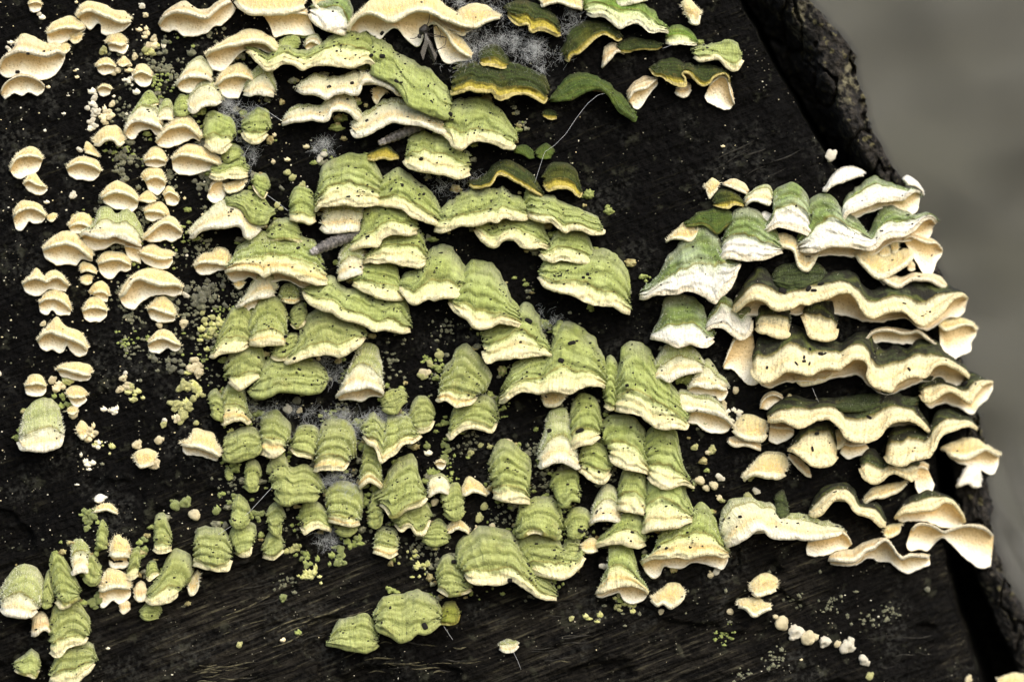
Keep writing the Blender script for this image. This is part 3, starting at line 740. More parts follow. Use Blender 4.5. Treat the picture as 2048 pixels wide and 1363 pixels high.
# traced rims: kind margin|lip|upper attachment|lower attachment|label, in tenths of a 4.54x tile at T
DATA = """
G cream hoods scattered on bare black wood
T 0 0
t 1|0,62 3,55 10,51 20,49 30,51 38,53 46,52 52,49 58,52|2,55 8,48 13,41 18,32 26,31 36,36 44,40 52,39 59,47|0,66 8,69 20,67 38,71 50,66 59,53|cream bracket showing its broad ochre pore underside, ruffled ear on top
c 1|14,41 20,46 30,50 38,52 46,52 52,49 55,44|14,39 18,31 25,30 35,35 42,39 50,38 55,40||tilted fuzzy cream flap folded over the broad ochre pore underside
t 1|1,85 5,77 12,72 18,70 28,71 36,75 40,80|1,82 8,74 16,67 30,69 40,76|4,90 9,86 14,84 20,86 26,83 34,86 40,82|split cream bracket with two pore lobes hanging below the broad ochre underside
c 1|42,30 46,31 55,28 65,27 72,28 78,25|42,28 48,20 58,16 64,14 72,18 78,23|43,37 50,39 58,37 63,34 70,30 78,26|sloping cream hood joining the broad arched bracket to the ruffled ear
c 1|63,36 68,40 75,36|63,31 70,28 76,30||tiny cream tongue hanging under the sloping cream hood
c 1|54,46 60,49 64,44|52,41 59,38 64,41||small cream lobe at the right end of the tilted fuzzy flap
c 1|71,17 76,13 83,12 92,16 100,19 108,22 116,22 120,20|70,13 74,4 82,1 95,4 104,8 112,9 119,16|77,22 82,26 88,20 92,22 92,28 97,31 104,29 112,26 119,21|broad arched cream bracket with two pore lobes, above a small barrel hood
c 1|98,41 104,41 110,43 115,41|96,36 100,31 108,29 115,35|99,45 106,46 113,47 117,41|small barrel-shaped cream hood below the broad arched cream bracket
c 1|88,62 93,60 100,60 105,62|87,58 91,53 98,52 104,57|89,64 95,67 101,66 104,63|small round cream cup with a slit mouth beside a cluster of nubs
c 1|107,59 112,61 117,58|106,56 112,50 118,55||little cream nub between two round cream cups
c 1|121,70 127,67 133,69 138,71|121,66 124,59 131,57 138,64|122,73 128,77 134,77 138,72|round cream cup opening downward with a dark oval mouth
c 1|88,82 93,79 98,80 101,82|88,80 93,76 100,77 102,80|90,85 95,87 100,85|small cream ring cup sitting alone above a chain of white buds
c 1|26,5 30,3 35,3 38,5|25,3 28,-1 36,0 38,3|27,9 32,11 37,8|small white ring cup with a trail of white grains below
c 1|85,132 90,133 96,129 103,129 108,134 114,130|85,125 90,117 98,113 107,114 113,124||plump cream arch above the hood with a fuzzy knob
l .7|114,122 118,115 124,112 132,113 140,116 147,119|117,112 124,97 130,92 140,97 146,108|115,124 122,124 126,118 135,115 142,120 147,121|pale arched hood with greenish crown touching a twin hood
l .6|143,110 148,109 153,109 157,111|143,104 146,95 152,91 157,100||small cream hood with a green tip wedged between two arched hoods
c .8|142,130 150,121 158,118 168,117 176,121 182,127|145,122 155,111 163,105 172,104 179,112 184,124|143,131 152,133 162,130 170,126 176,124 182,128|wide cream hood with pale green crown and hollow speckled mouth
g .1|127,95 135,97 144,95|127,91 133,84 139,85 144,92||small light green cushion crowning the pale arched hood
g 0|158,104 165,106 174,102|158,96 164,89 172,90 175,97||light green cushion squeezed behind the hollow-mouthed hood
G cream brackets hanging at the top of the stump
T 300 0
t 1|9,23 14,17 22,13 30,13 38,15 46,18 53,18 58,13 66,7 74,2|9,20 14,10 22,4 32,1 40,6 47,8 54,7 60,2 70,-5|10,26 17,27 24,26 30,31 40,31 50,29 58,23 66,21 73,14 78,8|wavy cream bracket showing a long ochre honeycomb underside
c 1|76,2 82,9 92,14 105,14 120,14 133,11 141,7|76,-5 100,-10 130,-10 141,-3||large smooth cream shelf with a tongue-like rounded lip
t 1|103,15 115,14 130,13 143,14|103,9 120,6 143,8|110,25 113,33 122,30 132,31 142,31 150,30|ragged cream underside hanging below the large tongue-like shelf
c 1|146,-2 150,6 155,11 160,7 161,1|146,-9 154,-12 161,-8||narrow cream tongue drooping over the white sloping bracket
W .6|144,13 148,20 156,26 166,30 178,33|147,6 160,1 175,1 182,10 182,24||white bracket sloping down to the right with a green crown
c .95|51,52 58,48 68,45 78,43 88,41 98,40 106,42 112,47 117,47|52,48 62,40 74,33 85,27 98,27 107,31 114,37 118,43|52,55 58,62 66,63 72,58 80,48 88,44 98,43 106,46 117,48|broad cream arch with orange lip overlapping the long rippled green shelf
g .5|89,47 95,53 101,59 107,64 113,64 119,60 126,58 132,60 138,64 144,62 152,60 165,60 181,62 189,60 196,58 202,62 205,63|89,42 97,44 105,50 112,49 120,44 130,42 138,48 146,47 154,42 166,34 181,32 196,34 203,52||long rippled shelf with cream lip and light green right half
l .7|141,43 146,39 152,41 155,45|140,38 145,33 152,32 156,38|142,46 148,49 154,47|small yellowish nub with a pale hollow mouth above the long rippled shelf
g 0|118,42 126,44 135,43|117,38 125,33 134,34 137,40||yellow-green bump behind the broad cream arch
l .8|25,79 30,74 38,72 46,72 52,74 55,76|26,74 34,63 40,56 46,53 52,56 55,70|26,80 34,82 42,80 48,78 55,77|cream bell-shaped hood with a smooth hollow mouth beside cobweb fuzz
c .9|60,79 65,75 71,72 78,71 86,72 92,74 94,77|60,75 64,66 72,59 82,57 90,62 95,72|60,80 66,85 73,88 80,88 83,82 86,78 90,80 94,78|cream arched hood with pore-lined mouth dripping into white mycelium
l .6|85,86 90,88 96,86 104,87 112,88|86,78 94,66 104,60 111,68 113,80||square cream lip with a green crown right of the pore-lined arch
l .8|34,98 38,103 42,103 46,99 53,96 60,96 65,93|34,92 38,85 46,78 56,76 62,82 65,91||cream fan sloping up to the right below the bell-shaped hood
g .35|49,133 57,138 64,140 69,137 74,131|47,118 54,107 66,108 74,113 76,124||speckled light green bracket with a pale toothed lower edge
g .3|83,121 87,128 95,131 102,129 107,122|84,112 92,104 100,102 107,107 110,114||shell-shaped striped green bracket hung with a silk thread
l .85|134,83 140,86 147,86 154,88 161,91 168,87 176,85 183,87 189,87 192,82 193,77 198,75 206,77 216,81 222,86 227,88|134,79 142,73 152,70 164,71 175,70 186,68 192,66 202,66 212,69 222,75 228,82||creased cream shelf under the long rippled shelf, bent at a square notch
G green shelves stepping down the middle
T 600 0
c 1|65,88 70,95 73,90 78,85|66,79 74,79 80,83||crumpled cream shred hanging from the square notch
l .75|-15,114 -8,112 0,111 12,110 22,111 27,107 29,102 36,101 43,103 49,108 54,111|-12,106 -2,97 8,96 18,97 25,92 30,88 40,87 48,93 55,105||cream bracket with flat left lip and an arched fold at its right
l .8|47,118 50,124 57,125 65,122 73,117 80,113 86,111 95,113 105,114 115,117 125,121 134,123|50,112 57,106 66,101 76,95 86,92 100,96 115,101 128,105 134,110||broad pale shelf lying over the first dark grub
g 0|64,66 70,70 84,76 92,86 98,96 110,101 122,106 132,108 137,101|61,37 70,36 82,46 95,56 108,64 120,70 130,80 137,92||large plain green slope dotted with black specks above the broad pale shelf
g .3|128,121 136,128 140,134 148,136 154,131 161,128 169,129 178,132 184,135 192,136 195,132|132,106 138,98 148,96 160,95 172,96 180,103 188,110 194,120 196,127||finely ridged green bracket with a broad pale lip, next to the large plain slope
c 1|45,30 48,23 55,17 64,15 72,18 80,22 86,22 93,18 100,14 108,12 118,14 128,19 138,23 148,26 158,26|44,26 50,16 58,8 66,-2 90,-7 120,-5 132,4 142,10 157,22|45,32 54,29 60,26 66,30 73,34 79,27 86,23 92,28 100,36 108,40 113,30 119,20 135,24 148,28 157,27|biggest cream arch, a gnat resting under its lobed underside
c 1|146,20 154,24 160,26 167,22 174,19 182,17|144,9 152,4 162,3 172,6 178,11 182,15||small cream wing behind the right end of the biggest cream arch
c 1|120,20 128,27 134,34 138,42 145,48 152,52 156,53|124,19 134,25 142,31 150,37 156,46|122,34 126,46 130,54 136,57 142,55 148,54 156,54|cream leaf-shaped bracket whose white fringed back hangs behind the gnat
c 1|138,30 145,32 150,32 152,27|137,25 144,23 152,24||little orange-tinged tag under the end of the biggest cream arch
G dark green brackets with yellow lips
T 900 0
y .4|52,14 57,20 64,24 70,23 72,28 75,30 82,28 90,30 97,33 101,32|48,6 54,2 66,0 78,2 88,8 96,14 100,23||dark green bracket with a stepped yellow lip above white mycelium
c .8|82,4 84,7 92,4 100,3 108,6 115,8 120,10|81,-6 100,-9 117,-6 120,3||yellowish cream lip with toothed edge above the stepped yellow lip
L .55|125,13 130,16 138,15 142,16 148,21 154,26 161,23 168,21 173,23 177,27 183,30 190,29 197,31|122,6 128,-2 141,-3 156,2 166,3 174,4 180,9 186,13 190,20 196,25||vivid green bracket with the brightest pale green zigzag lip
L .9|150,2 154,6 159,5 164,4 172,2 179,0|150,-8 164,-10 179,-8||pale lip with a notch overhanging the bright zigzag bracket
y .15|104,54 108,56 111,50 118,48 125,42 131,36 138,32 144,33 150,37 154,38 157,36|99,46 104,38 108,27 118,20 128,18 140,19 148,22 154,28 158,34||arched dark green bracket with a thin yellow toothed edge and dusty crown
t 1|138,62 146,54 152,48 158,50|140,42 148,38 158,42||brown withered tags hanging under the arched dark green bracket
y .08|150,43 154,47 161,48 169,46 178,45 186,46 193,43|152,40 158,35 166,33 178,35 188,37 194,40||flat grass-green bracket with a thin pale edge between two arches
L .4|196,39 202,41 211,40 218,41 224,41|197,28 204,25 214,26 221,31 225,38||rounded green bracket with a clean white lower lip
c 1|216,20 220,22 226,22 228,14|210,2 216,-2 222,2 228,9||lone yellowish peg hanging over dark wood, far from other brackets
g .2|222,52 228,56 236,55 244,55 248,59 252,63 258,65 263,61 266,55|221,44 232,42 242,43 248,41 258,42 264,47||blurred pale-striped green bracket with a drooping right lobe
y .16|181,62 185,68 192,70 198,74 204,78 210,80 215,77 214,71 211,67 218,68 222,73 226,77 231,79 236,76 241,71 247,68 252,71 253,76|182,60 192,55 202,53 212,56 222,58 232,57 244,60 253,67||ruffled dark green bracket whose yellow edge folds in S curves
t .5|163,92 166,86 172,83 178,82 184,77 189,73|161,82 168,74 176,69 184,70 189,71|166,98 172,97 177,91 181,85 189,75|small tilted bracket with green crown and round tan underside
t 1|236,79 240,75 246,71 251,73 254,85 258,95|236,76 246,67 253,70 257,85|231,88 236,93 244,97 250,99 256,97|tan hollow funnel hanging from the ruffled dark green bracket
t 1|204,84 210,89 216,88 220,82|206,79 212,74 219,76||blunt tan knob beneath the ruffled dark green bracket
y .22|0,82 1,87 8,86 16,83 25,84 34,84 38,84 41,89 46,92 51,90 58,87 64,86 72,88 80,92 86,94 89,89|2,70 8,62 18,56 30,56 44,60 54,56 64,58 76,64 86,68 91,80||wide olive green bracket with two bright yellow scalloped lips
y .3|27,56 30,60 36,60 42,62 50,62 54,60|25,52 28,44 36,40 46,42 52,50 55,56||small olive dome with a yellow lip sitting on the wide olive bracket
d 0|91,93 100,93 110,91 120,86 130,82 138,83 144,88 148,94 154,102 162,108 168,111 171,106|92,88 98,78 106,69 118,65 130,67 142,74 152,82 160,90 169,102||lip-less dark green arch with a long drooping tail, silk thread at its bend
y .3|84,105 90,109 97,108|83,102 90,98 97,101||faint yellow speck of a bracket in shadow under the wide olive bracket
G cream hoods scattered on bare black wood
T 0 270
c 1|9,33 13,26 18,22 26,21 34,22 38,24|13,23 17,16 22,12 29,10 35,13 38,20|10,34 14,37 20,38 26,35 32,33 37,27|cream hood with pinkish pore mouth leaning left, ragged shred below it
c 1|22,46 25,43 30,45 35,47 42,48|23,42 26,36 32,34 38,42 43,48|23,47 28,50 36,53 43,50|ragged cream shred under the hood with pinkish pores
c 1|13,76 16,72 22,69 29,68 36,71 41,75|13,66 20,59 30,60 37,63 41,72|14,84 19,86 24,80 26,77 31,79 36,79 41,76|horseshoe-shaped fuzzy cream hood with a small button at its side
c 1|43,77 47,79 51,76|42,74 47,70 52,71||small button touching the horseshoe-shaped hood
c 1|61,32 66,29 72,27 80,28 86,31 91,34|61,28 66,22 73,19 82,20 89,23 92,31|62,35 68,39 75,39 83,40 90,36|heart-shaped cream hood with hollow mouth and a fuzzy knob on top
c 1|77,16 83,18 90,20|76,10 78,5 83,8 88,14 91,19||fuzzy pointed knob standing on the heart-shaped hood
c 1|131,25 135,24 141,23 147,24 151,25|132,20 136,13 143,10 149,15 152,22|132,27 140,28 148,27 151,26|neat dome-shaped cream hood, uppermost of a short column beside the wide twin hood
c 1|132,43 137,41 142,40 147,42 150,45|128,36 132,31 140,29 147,31 150,38|134,47 139,51 144,52 150,47|fuzzy cream barrel with a round spout-like mouth
c 1|149,56 154,53 159,55 163,59|148,52 152,46 157,48 162,56|151,61 157,63 162,61|small tilted cream ring leaning against the spouted barrel
c 1|92,58 98,56 105,54 113,55 120,58 125,62|93,53 97,47 105,42 113,43 120,48 125,55|94,61 100,63 107,66 114,66 120,68 125,64|wide cream hood with orange crown and pale hollow mouth above the ruffled bracket
c 1|126,60 131,61 136,62 142,60|126,58 130,53 136,50 142,56||bristly cream tuft beside the orange-crowned hood
c 1|131,72 135,71 140,71 145,72 150,74|132,66 138,61 146,60 152,66 154,72|132,75 138,77 143,75 150,75|small fuzzy hood with slit mouth stacked above the tent-shaped bracket
c 1|63,85 67,83 72,82 77,83 82,86|62,80 66,73 74,70 82,73 84,80|64,87 70,88 76,87 82,87|small orange-cream hood at the left end of the ruffled bracket
l .55|74,93 78,92 84,94 91,96 98,96 104,94 110,96 117,99 124,102 128,101|75,90 80,84 86,80 90,72 100,70 108,73 116,71 124,80 130,90|76,97 84,102 92,102 100,98 104,96 110,97 128,103|ruffled cream bracket with two grey-green patches on its crown
c 1|130,96 136,91 142,86 148,82 154,82 160,86 165,90|130,90 138,83 146,77 152,73 160,76 164,84|134,96 142,96 150,94 157,95 165,91|tent-shaped cream bracket with a white lobed underside
c 1|39,106 46,104 53,102 60,101 67,103 74,107 80,112 84,113|40,102 46,94 53,88 62,87 70,90 77,97 84,105|40,109 46,113 52,116 60,115 68,117 75,111 84,114|big fuzzy cream hood with broad orange crown and speckled open mouth
c 1|73,125 80,124 88,126|72,118 76,114 84,117 88,122||lumpy cream nodule between two hoods, topmost of a small tower
c 1|73,134 79,136 84,134|73,128 80,126 85,128||fuzzy cream ball at the bottom of a small tower of nodules
c 1|89,118 94,117 100,115 107,115 114,118 119,119|89,114 94,107 103,105 112,107 118,113|90,123 96,128 102,129 108,123 113,122 119,121|kidney-shaped cream hood with orange crown and notched lower lip
t 1|113,102 120,103 128,105|113,98 120,97 128,100|115,108 120,113 128,116|hollow tan pore pocket under the right end of the ruffled bracket
c .9|126,109 133,111 141,113 150,114 157,112|126,106 131,101 140,99 147,103 154,104 158,107|128,111 136,117 144,120 152,119 157,114|flat-lipped cream bracket with a hanging white beard under the tent-shaped one
G green shelves stepping down the middle
T 350 270
c 1|-2,24 3,21 10,20 18,22 26,24 34,26 40,28|-2,20 4,13 12,8 22,9 32,13 40,20 42,25|-2,30 5,34 14,35 22,33 30,31 36,28 41,28|wide cream hood with orange rim and deep hollow, green bracket behind its end
g 0|42,22 48,25 55,22 60,20|44,17 50,11 57,11 61,15||plain light green pad touching the hollow wide hood
g .45|31,38 36,41 43,41 50,39 58,40 66,38|35,30 44,26 52,22 62,22 66,30||green pad with cream left lobe above a folded cream cup
c 1|43,48 48,53 55,52 61,49 64,45|43,44 52,41 60,41 66,40||rounded cream lip under the green pad with the cream lobe
t 1|31,52 34,46 38,43 43,43|30,50 34,42 43,41|29,56 33,60 40,61 46,54|folded cream cup showing an ochre grooved inside
g .1|70,46 74,53 80,58 84,52|68,41 75,37 82,40 86,45||narrow yellow-green bracket hanging beside a silk thread
l .95|14,93 18,94 24,88 32,86 40,85 48,84 56,83 60,86 62,92 67,95 73,91 78,86|14,88 22,77 32,68 38,63 46,60 56,62 62,67 66,75 72,82 78,84||long cream wing with orange band and a drooping right lobe
g 0|46,63 58,67 64,73 68,79 76,82 83,80 86,74 91,72|45,58 54,54 64,53 74,56 84,63 91,69||ridged green slope lying on the long cream wing
c .9|18,121 24,118 31,118 38,119 44,120 49,121|19,116 24,107 32,106 38,101 46,102 52,110|19,123 26,125 34,124 40,121 49,122|orange-cream hood with two humps and a hollow mouth left of the scalloped green bracket
g .08|84,95 90,97 98,95 106,96 114,98 116,95|83,86 90,79 98,77 108,79 114,87||round striped green cap stacked on the scalloped green bracket
o .42|47,126 53,125 60,124 68,125 76,127 81,131 86,128 92,126 100,128 108,131 118,135 128,138 138,136|50,116 58,106 66,99 76,94 90,94 108,96 120,100 128,104 131,112|48,129 54,131 62,129 68,127 81,133 100,130 118,137 138,138|wide scalloped green bracket with orange-banded lip, second grub touching its right side
g .2|104,77 110,78 116,79 122,81 128,78|104,58 110,52 118,51 125,54 128,62||small upright green tongue with a cream lip standing apart
G green shelves stepping down the middle
T 600 270
g .36|14,70 17,69 20,66 28,65 40,64 50,65 60,65 72,63|18,52 20,38 24,30 33,25 44,22 58,22 67,28 73,40||square green bracket with broad white lip turned down at its left corner
l .7|18,85 24,89 34,89 44,88 54,87|24,68 30,66 44,65 56,67||square cream lip tucked under the square green bracket, above the second grub
g .28|70,64 78,65 86,66 94,68 100,74 106,77 114,79 122,82 127,84|72,45 80,38 90,35 100,40 110,48 120,57 126,66 128,72||green bracket carrying two short black rods, joined to the square one
g .33|123,88 130,89 138,86 146,83 158,83 166,81 172,79 178,80 184,76 194,78 202,78 207,76|128,70 136,64 144,58 154,54 164,55 174,53 184,52 192,56 199,62 204,69||long level green shelf with an even pale lip in the dark centre
g .35|46,106 50,105 55,103 64,102 72,101 76,94 84,91 90,91 98,92 106,90|50,92 56,82 60,72 74,66 86,67 98,71 106,80||green bracket with step-shaped pale lip and one black rod on it
g .5|59,118 64,116 72,117 80,116 90,118 100,120 108,121 115,117|62,108 72,98 80,93 92,92 104,90 112,96 115,106||pale-lipped green bracket whose left end curls to a point over a fan
l .45|35,133 42,131 50,128 58,127|37,110 42,102 50,99 58,108||narrow drooping fan with speckled crown below the step-lipped bracket
y .75|60,22 66,24 74,22 82,23 90,22|61,17 70,12 80,9 86,14 89,18||stubby golden yellow lip under the first dark grub
g .45|94,24 99,30 108,33 120,35 132,37 140,40 148,39 154,36|99,16 102,7 110,2 122,4 134,9 146,14 153,18||cushion-like green bracket with thick white lip bearing a black blot
T 900 270
y .15|17,46 22,49 30,48 37,46 40,41 43,37 49,37 56,41 64,45 71,50 78,54 84,56|17,42 26,39 34,34 39,27 46,23 55,23 66,28 74,34 81,43 85,52||serpentine dark green bracket with an ochre edge arched like a bridge
y .3|84,46 90,51 98,49 106,49 112,53 118,57 120,52|84,36 92,25 102,24 112,30 118,41 120,50||dusky olive fan with a golden ochre lip next to the bridge-shaped bracket
d 0|58,16 66,18 72,22 77,21|58,12 66,8 74,14||dull dark green flake behind the end of a silk thread
d 0|78,20 84,22 92,21|78,14 86,7 94,14||dull olive flake above the dusky olive fan
g .15|70,74 76,77 84,80 92,80 98,84 105,89 110,87 120,88 128,91 138,90 140,86|67,62 70,53 80,55 90,58 100,62 110,67 122,71 132,76 138,83||smooth green bracket slanting down right with a short toothed pale lip
g .4|23,86 27,94 34,101 42,103 48,97 54,95 60,98 66,103 74,104 82,102 90,105|24,83 32,79 44,83 50,78 62,76 74,78 84,82 88,92 90,100||W-shaped green bracket with thick creamy scalloped edge under the level shelf
g .4|81,109 86,114 94,116 102,114 112,116 120,117 128,119|84,106 90,100 98,92 108,90 120,92 127,98 130,106||domed green bracket with thick white straight lip over the big smooth one
g .25|81,129 86,137 92,141 104,144 114,147 124,152 136,155 148,156 156,161 162,163|84,122 92,114 108,114 122,112 132,108 142,108 150,115 158,125 161,140||big smooth green bracket with a long slanting white lip and dark blots
G wavy white-lipped shelves beside the bark
T 1260 330
W .45|10,122 16,122 24,118 34,118 44,117 50,114 58,115 66,119 72,124 77,126 81,121 87,116 93,106 100,90|16,112 26,102 36,86 46,74 58,64 68,58 76,62 82,76 92,88 99,86||wide white-lipped shelf whose left tip juts out like a finger over black wood
W .75|57,86 64,88 70,91 77,92 83,94 86,95|60,80 66,66 72,58 80,66 85,80||white lip with slim green crown lying on the finger-tipped shelf
W .42|83,92 85,88 90,85 98,86 106,87 114,87 122,86 130,83 138,80|87,62 92,52 98,45 108,43 118,46 126,56 133,64 138,74||striped green and white bracket with a thick straight white roll
c .9|33,71 38,68 46,68 54,70 60,66 64,60|37,66 42,58 48,51 56,53 63,57||orange-cream beak at the left end of the smooth dark green cap
d .1|50,56 58,56 66,54 74,60 80,63 86,58 94,52|50,52 58,44 66,40 80,39 92,41 95,48||smooth dark green cap with a yellow-green lip beside the orange beak
y .2|75,37 82,39 90,40 94,37 99,36 103,38|74,33 77,23 86,20 96,25 103,32||round dark green disc with a small yellow lip, between two cream ears
c 1|69,22 72,31 76,26 80,21|68,17 74,11 81,15||pointed cream ear with orange centre above the dark green disc
t 1|84,18 92,21 100,24 106,27|84,16 94,12 104,16 108,22||curved cream ear with brown groove above the dark green disc
l .7|106,38 108,35 113,33 120,35 126,37 129,33|106,31 112,23 120,18 128,21 131,28||cream hood with arched mouth right of the curved ear
W .45|122,62 127,60 134,57 142,58 150,60 158,63 166,67 170,66|125,53 130,42 132,28 146,21 157,26 162,38 168,56||dazzling white awning with green striped crown near the bark edge
w 1|117,58 120,61 125,57|116,46 122,41 130,44||small white tag at the left of the dazzling white awning
c 1|132,70 138,75 144,76 149,80 151,90 156,96 162,97 166,92 170,84 172,82|132,62 142,61 150,66 155,74 158,82 164,84 170,80||cream fold drooping down in a deep U below the white awning
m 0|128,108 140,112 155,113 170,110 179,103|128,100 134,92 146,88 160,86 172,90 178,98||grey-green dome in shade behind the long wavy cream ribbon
T 1600 330
w .9|20,24 24,25 28,21 34,18 42,15 50,12 58,10|22,20 28,10 36,3 46,1 54,3 60,7||pure white hook-shaped bracket highest on the bark edge
W .7|37,50 41,51 45,46 54,42 62,40 70,36 78,35 86,34 93,34 98,30 103,26 108,26|40,44 44,30 54,23 66,15 76,18 86,20 96,22 104,22 109,28|37,52 60,42 84,36 92,43 98,45 106,40 109,30|overexposed white bracket with green crown and tan funnel at its right end
W .45|1,79 8,81 18,80 28,77 40,76 52,77 62,79 70,76 75,70 82,67 90,67 98,64 105,59 110,53 116,50 121,54|2,66 8,50 12,38 22,34 32,36 42,46 54,54 61,62 66,54 72,43 82,40 92,44 104,46 114,45 121,50|1,81 28,80 62,81 82,69 98,67 106,63 113,67 119,62 121,55|long white shelf dipping to a V and ending in a tan funnel
t 1|94,69 100,66 108,69 116,72 124,72 129,78|96,62 110,64 122,68 128,74|100,78 106,88 112,97 120,98 124,88 129,80|orange-tan spout facing right under the V-dipped shelf
c 1|50,82 55,89 61,96 67,102 74,104 82,101 90,96 98,91 103,84 101,80|52,79 62,78 72,80 82,80 88,77 96,76 102,79||boat-shaped cream bracket with speckled hollow top and three petals in it
c 1|71,82 76,84 83,82|72,74 76,71 81,75||yellow petal standing in the boat-shaped bracket's hollow
c 1|83,79 86,81 90,78|81,70 86,67 90,71||pale petal behind the boat-shaped bracket
t 1|97,95 101,97 105,95|97,89 101,86 105,90||ribbed ochre petal at the right end of the boat-shaped bracket
t 1|70,104 76,107 83,111 90,113 96,109 102,106 110,106 118,107 126,112 133,113|74,103 84,100 92,101 100,98 110,98 120,98 128,101 134,108|72,105 90,114 102,108 112,108 118,111 124,117 130,114 134,113|orange-fringed wavy bracket under the boat-shaped one
w 1|96,18 104,19 110,23 112,28|92,12 97,9 106,14 112,22||small white bracket peeping from behind the bark
T 1260 530
W .45|19,67 24,68 30,69 38,72 44,75 50,73 56,72 64,75 71,74 76,69|22,60 28,48 32,36 44,34 56,34 66,42 70,52 76,64||lumpy white-lipped bracket with two vivid green patches in its crown
W .7|66,58 70,60 76,57 82,57 88,60 94,65 100,68 106,66 111,59 111,50|68,52 76,42 82,32 92,36 98,44 106,40 111,44||heart-lobed cream bracket curling up beneath the wavy ribbon's left tip
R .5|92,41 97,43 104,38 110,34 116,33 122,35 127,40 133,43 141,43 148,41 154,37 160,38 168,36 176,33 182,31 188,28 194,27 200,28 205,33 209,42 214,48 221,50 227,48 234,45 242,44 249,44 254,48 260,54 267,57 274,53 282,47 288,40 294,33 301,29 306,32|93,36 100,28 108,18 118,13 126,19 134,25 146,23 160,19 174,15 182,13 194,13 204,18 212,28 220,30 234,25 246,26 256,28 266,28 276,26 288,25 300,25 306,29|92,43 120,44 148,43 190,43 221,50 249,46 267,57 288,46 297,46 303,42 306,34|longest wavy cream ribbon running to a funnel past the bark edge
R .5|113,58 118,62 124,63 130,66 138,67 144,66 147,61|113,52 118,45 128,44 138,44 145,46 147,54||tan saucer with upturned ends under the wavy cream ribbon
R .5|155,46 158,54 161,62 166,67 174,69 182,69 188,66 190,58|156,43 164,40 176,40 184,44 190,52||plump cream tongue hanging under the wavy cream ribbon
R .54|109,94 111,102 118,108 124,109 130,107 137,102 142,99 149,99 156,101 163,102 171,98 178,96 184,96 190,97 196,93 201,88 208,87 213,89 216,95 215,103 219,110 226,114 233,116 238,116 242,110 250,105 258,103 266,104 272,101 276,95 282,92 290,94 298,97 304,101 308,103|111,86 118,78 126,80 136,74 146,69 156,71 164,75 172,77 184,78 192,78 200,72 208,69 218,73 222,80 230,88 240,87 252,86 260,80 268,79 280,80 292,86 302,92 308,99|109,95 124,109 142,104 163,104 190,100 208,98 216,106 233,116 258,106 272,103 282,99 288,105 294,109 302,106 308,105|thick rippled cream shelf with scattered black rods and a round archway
c 1|148,104 156,110 166,109 176,106 184,101|148,98 166,99 184,97||ochre flap peeking from under the thick rippled shelf
t 1|85,92 88,85 92,76 96,69 104,66 112,64|86,88 94,66 104,60 112,58|85,94 92,94 98,98 104,105 112,108 118,106|tan and white inner fold left of the thick rippled shelf
l .5|24,106 28,103 36,107 42,103 50,100 58,98 66,97|24,90 28,80 38,75 50,75 60,80 66,90||green-crowned cream bracket under the lumpy one with green patches
l .7|54,114 57,112 64,112 72,114 78,113 84,115 88,114|56,106 66,92 72,90 78,98 86,104 89,110|54,115 72,116 78,116 80,120 84,121 89,115|cream hood with curled right end below the green-crowned bracket
T 1620 530
t 1|50,71 56,64 64,61 74,61 84,64 92,63 98,62 106,68 114,73|50,68 58,58 68,56 80,57 92,59 98,58 107,64 114,71|53,74 60,70 70,69 82,71 90,70 100,75 110,77 114,75|thin ochre toothed strip arching over a dark hollow by the bark
c 1|116,55 122,61 130,59 138,56 146,56 151,60|118,50 126,48 136,48 146,51 152,57|118,72 122,80 130,84 138,80 146,77 147,68 151,62|pinkish cream funnel with open pore mouth hanging off the bark
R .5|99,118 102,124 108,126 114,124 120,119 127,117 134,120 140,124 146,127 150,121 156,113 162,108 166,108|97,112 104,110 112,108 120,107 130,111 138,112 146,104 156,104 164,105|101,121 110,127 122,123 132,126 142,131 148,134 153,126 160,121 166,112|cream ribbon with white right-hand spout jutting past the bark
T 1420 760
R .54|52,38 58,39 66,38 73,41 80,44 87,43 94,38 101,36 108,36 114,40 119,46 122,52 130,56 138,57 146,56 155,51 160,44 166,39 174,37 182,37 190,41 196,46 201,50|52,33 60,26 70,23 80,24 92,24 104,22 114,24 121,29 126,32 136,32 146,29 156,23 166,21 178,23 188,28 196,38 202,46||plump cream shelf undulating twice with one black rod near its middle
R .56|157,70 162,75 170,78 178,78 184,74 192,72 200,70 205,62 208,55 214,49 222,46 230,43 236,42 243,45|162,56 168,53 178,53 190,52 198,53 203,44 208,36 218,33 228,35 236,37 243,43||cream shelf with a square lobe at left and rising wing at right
c 1|20,46 24,51 32,55 40,56 48,56 53,50|22,40 28,33 36,30 44,32 51,36||banded cream scallop at the left end of the plump undulating shelf
t 1|15,56 22,61 32,60 40,62 46,64|18,51 28,50 40,53 46,57||ragged ochre fringe beneath the banded cream scallop
c .9|31,92 36,88 42,87 50,89 58,90 64,90 69,86|33,84 42,72 48,65 58,64 68,66 71,74||tan-streaked cream bracket with a pointed left corner over black wood
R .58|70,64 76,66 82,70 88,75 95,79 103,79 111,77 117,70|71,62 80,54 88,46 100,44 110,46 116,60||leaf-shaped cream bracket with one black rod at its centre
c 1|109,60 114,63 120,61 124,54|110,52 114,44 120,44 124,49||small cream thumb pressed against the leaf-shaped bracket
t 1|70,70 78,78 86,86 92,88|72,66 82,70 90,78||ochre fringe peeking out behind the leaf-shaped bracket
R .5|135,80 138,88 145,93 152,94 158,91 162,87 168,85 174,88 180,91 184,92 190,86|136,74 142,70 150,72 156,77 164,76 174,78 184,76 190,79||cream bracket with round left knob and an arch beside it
t 1|54,43 62,45 70,45 76,47|54,38 66,38 76,41|53,54 60,57 68,54 76,49|rusty pore hollow under the left end of the plump undulating shelf
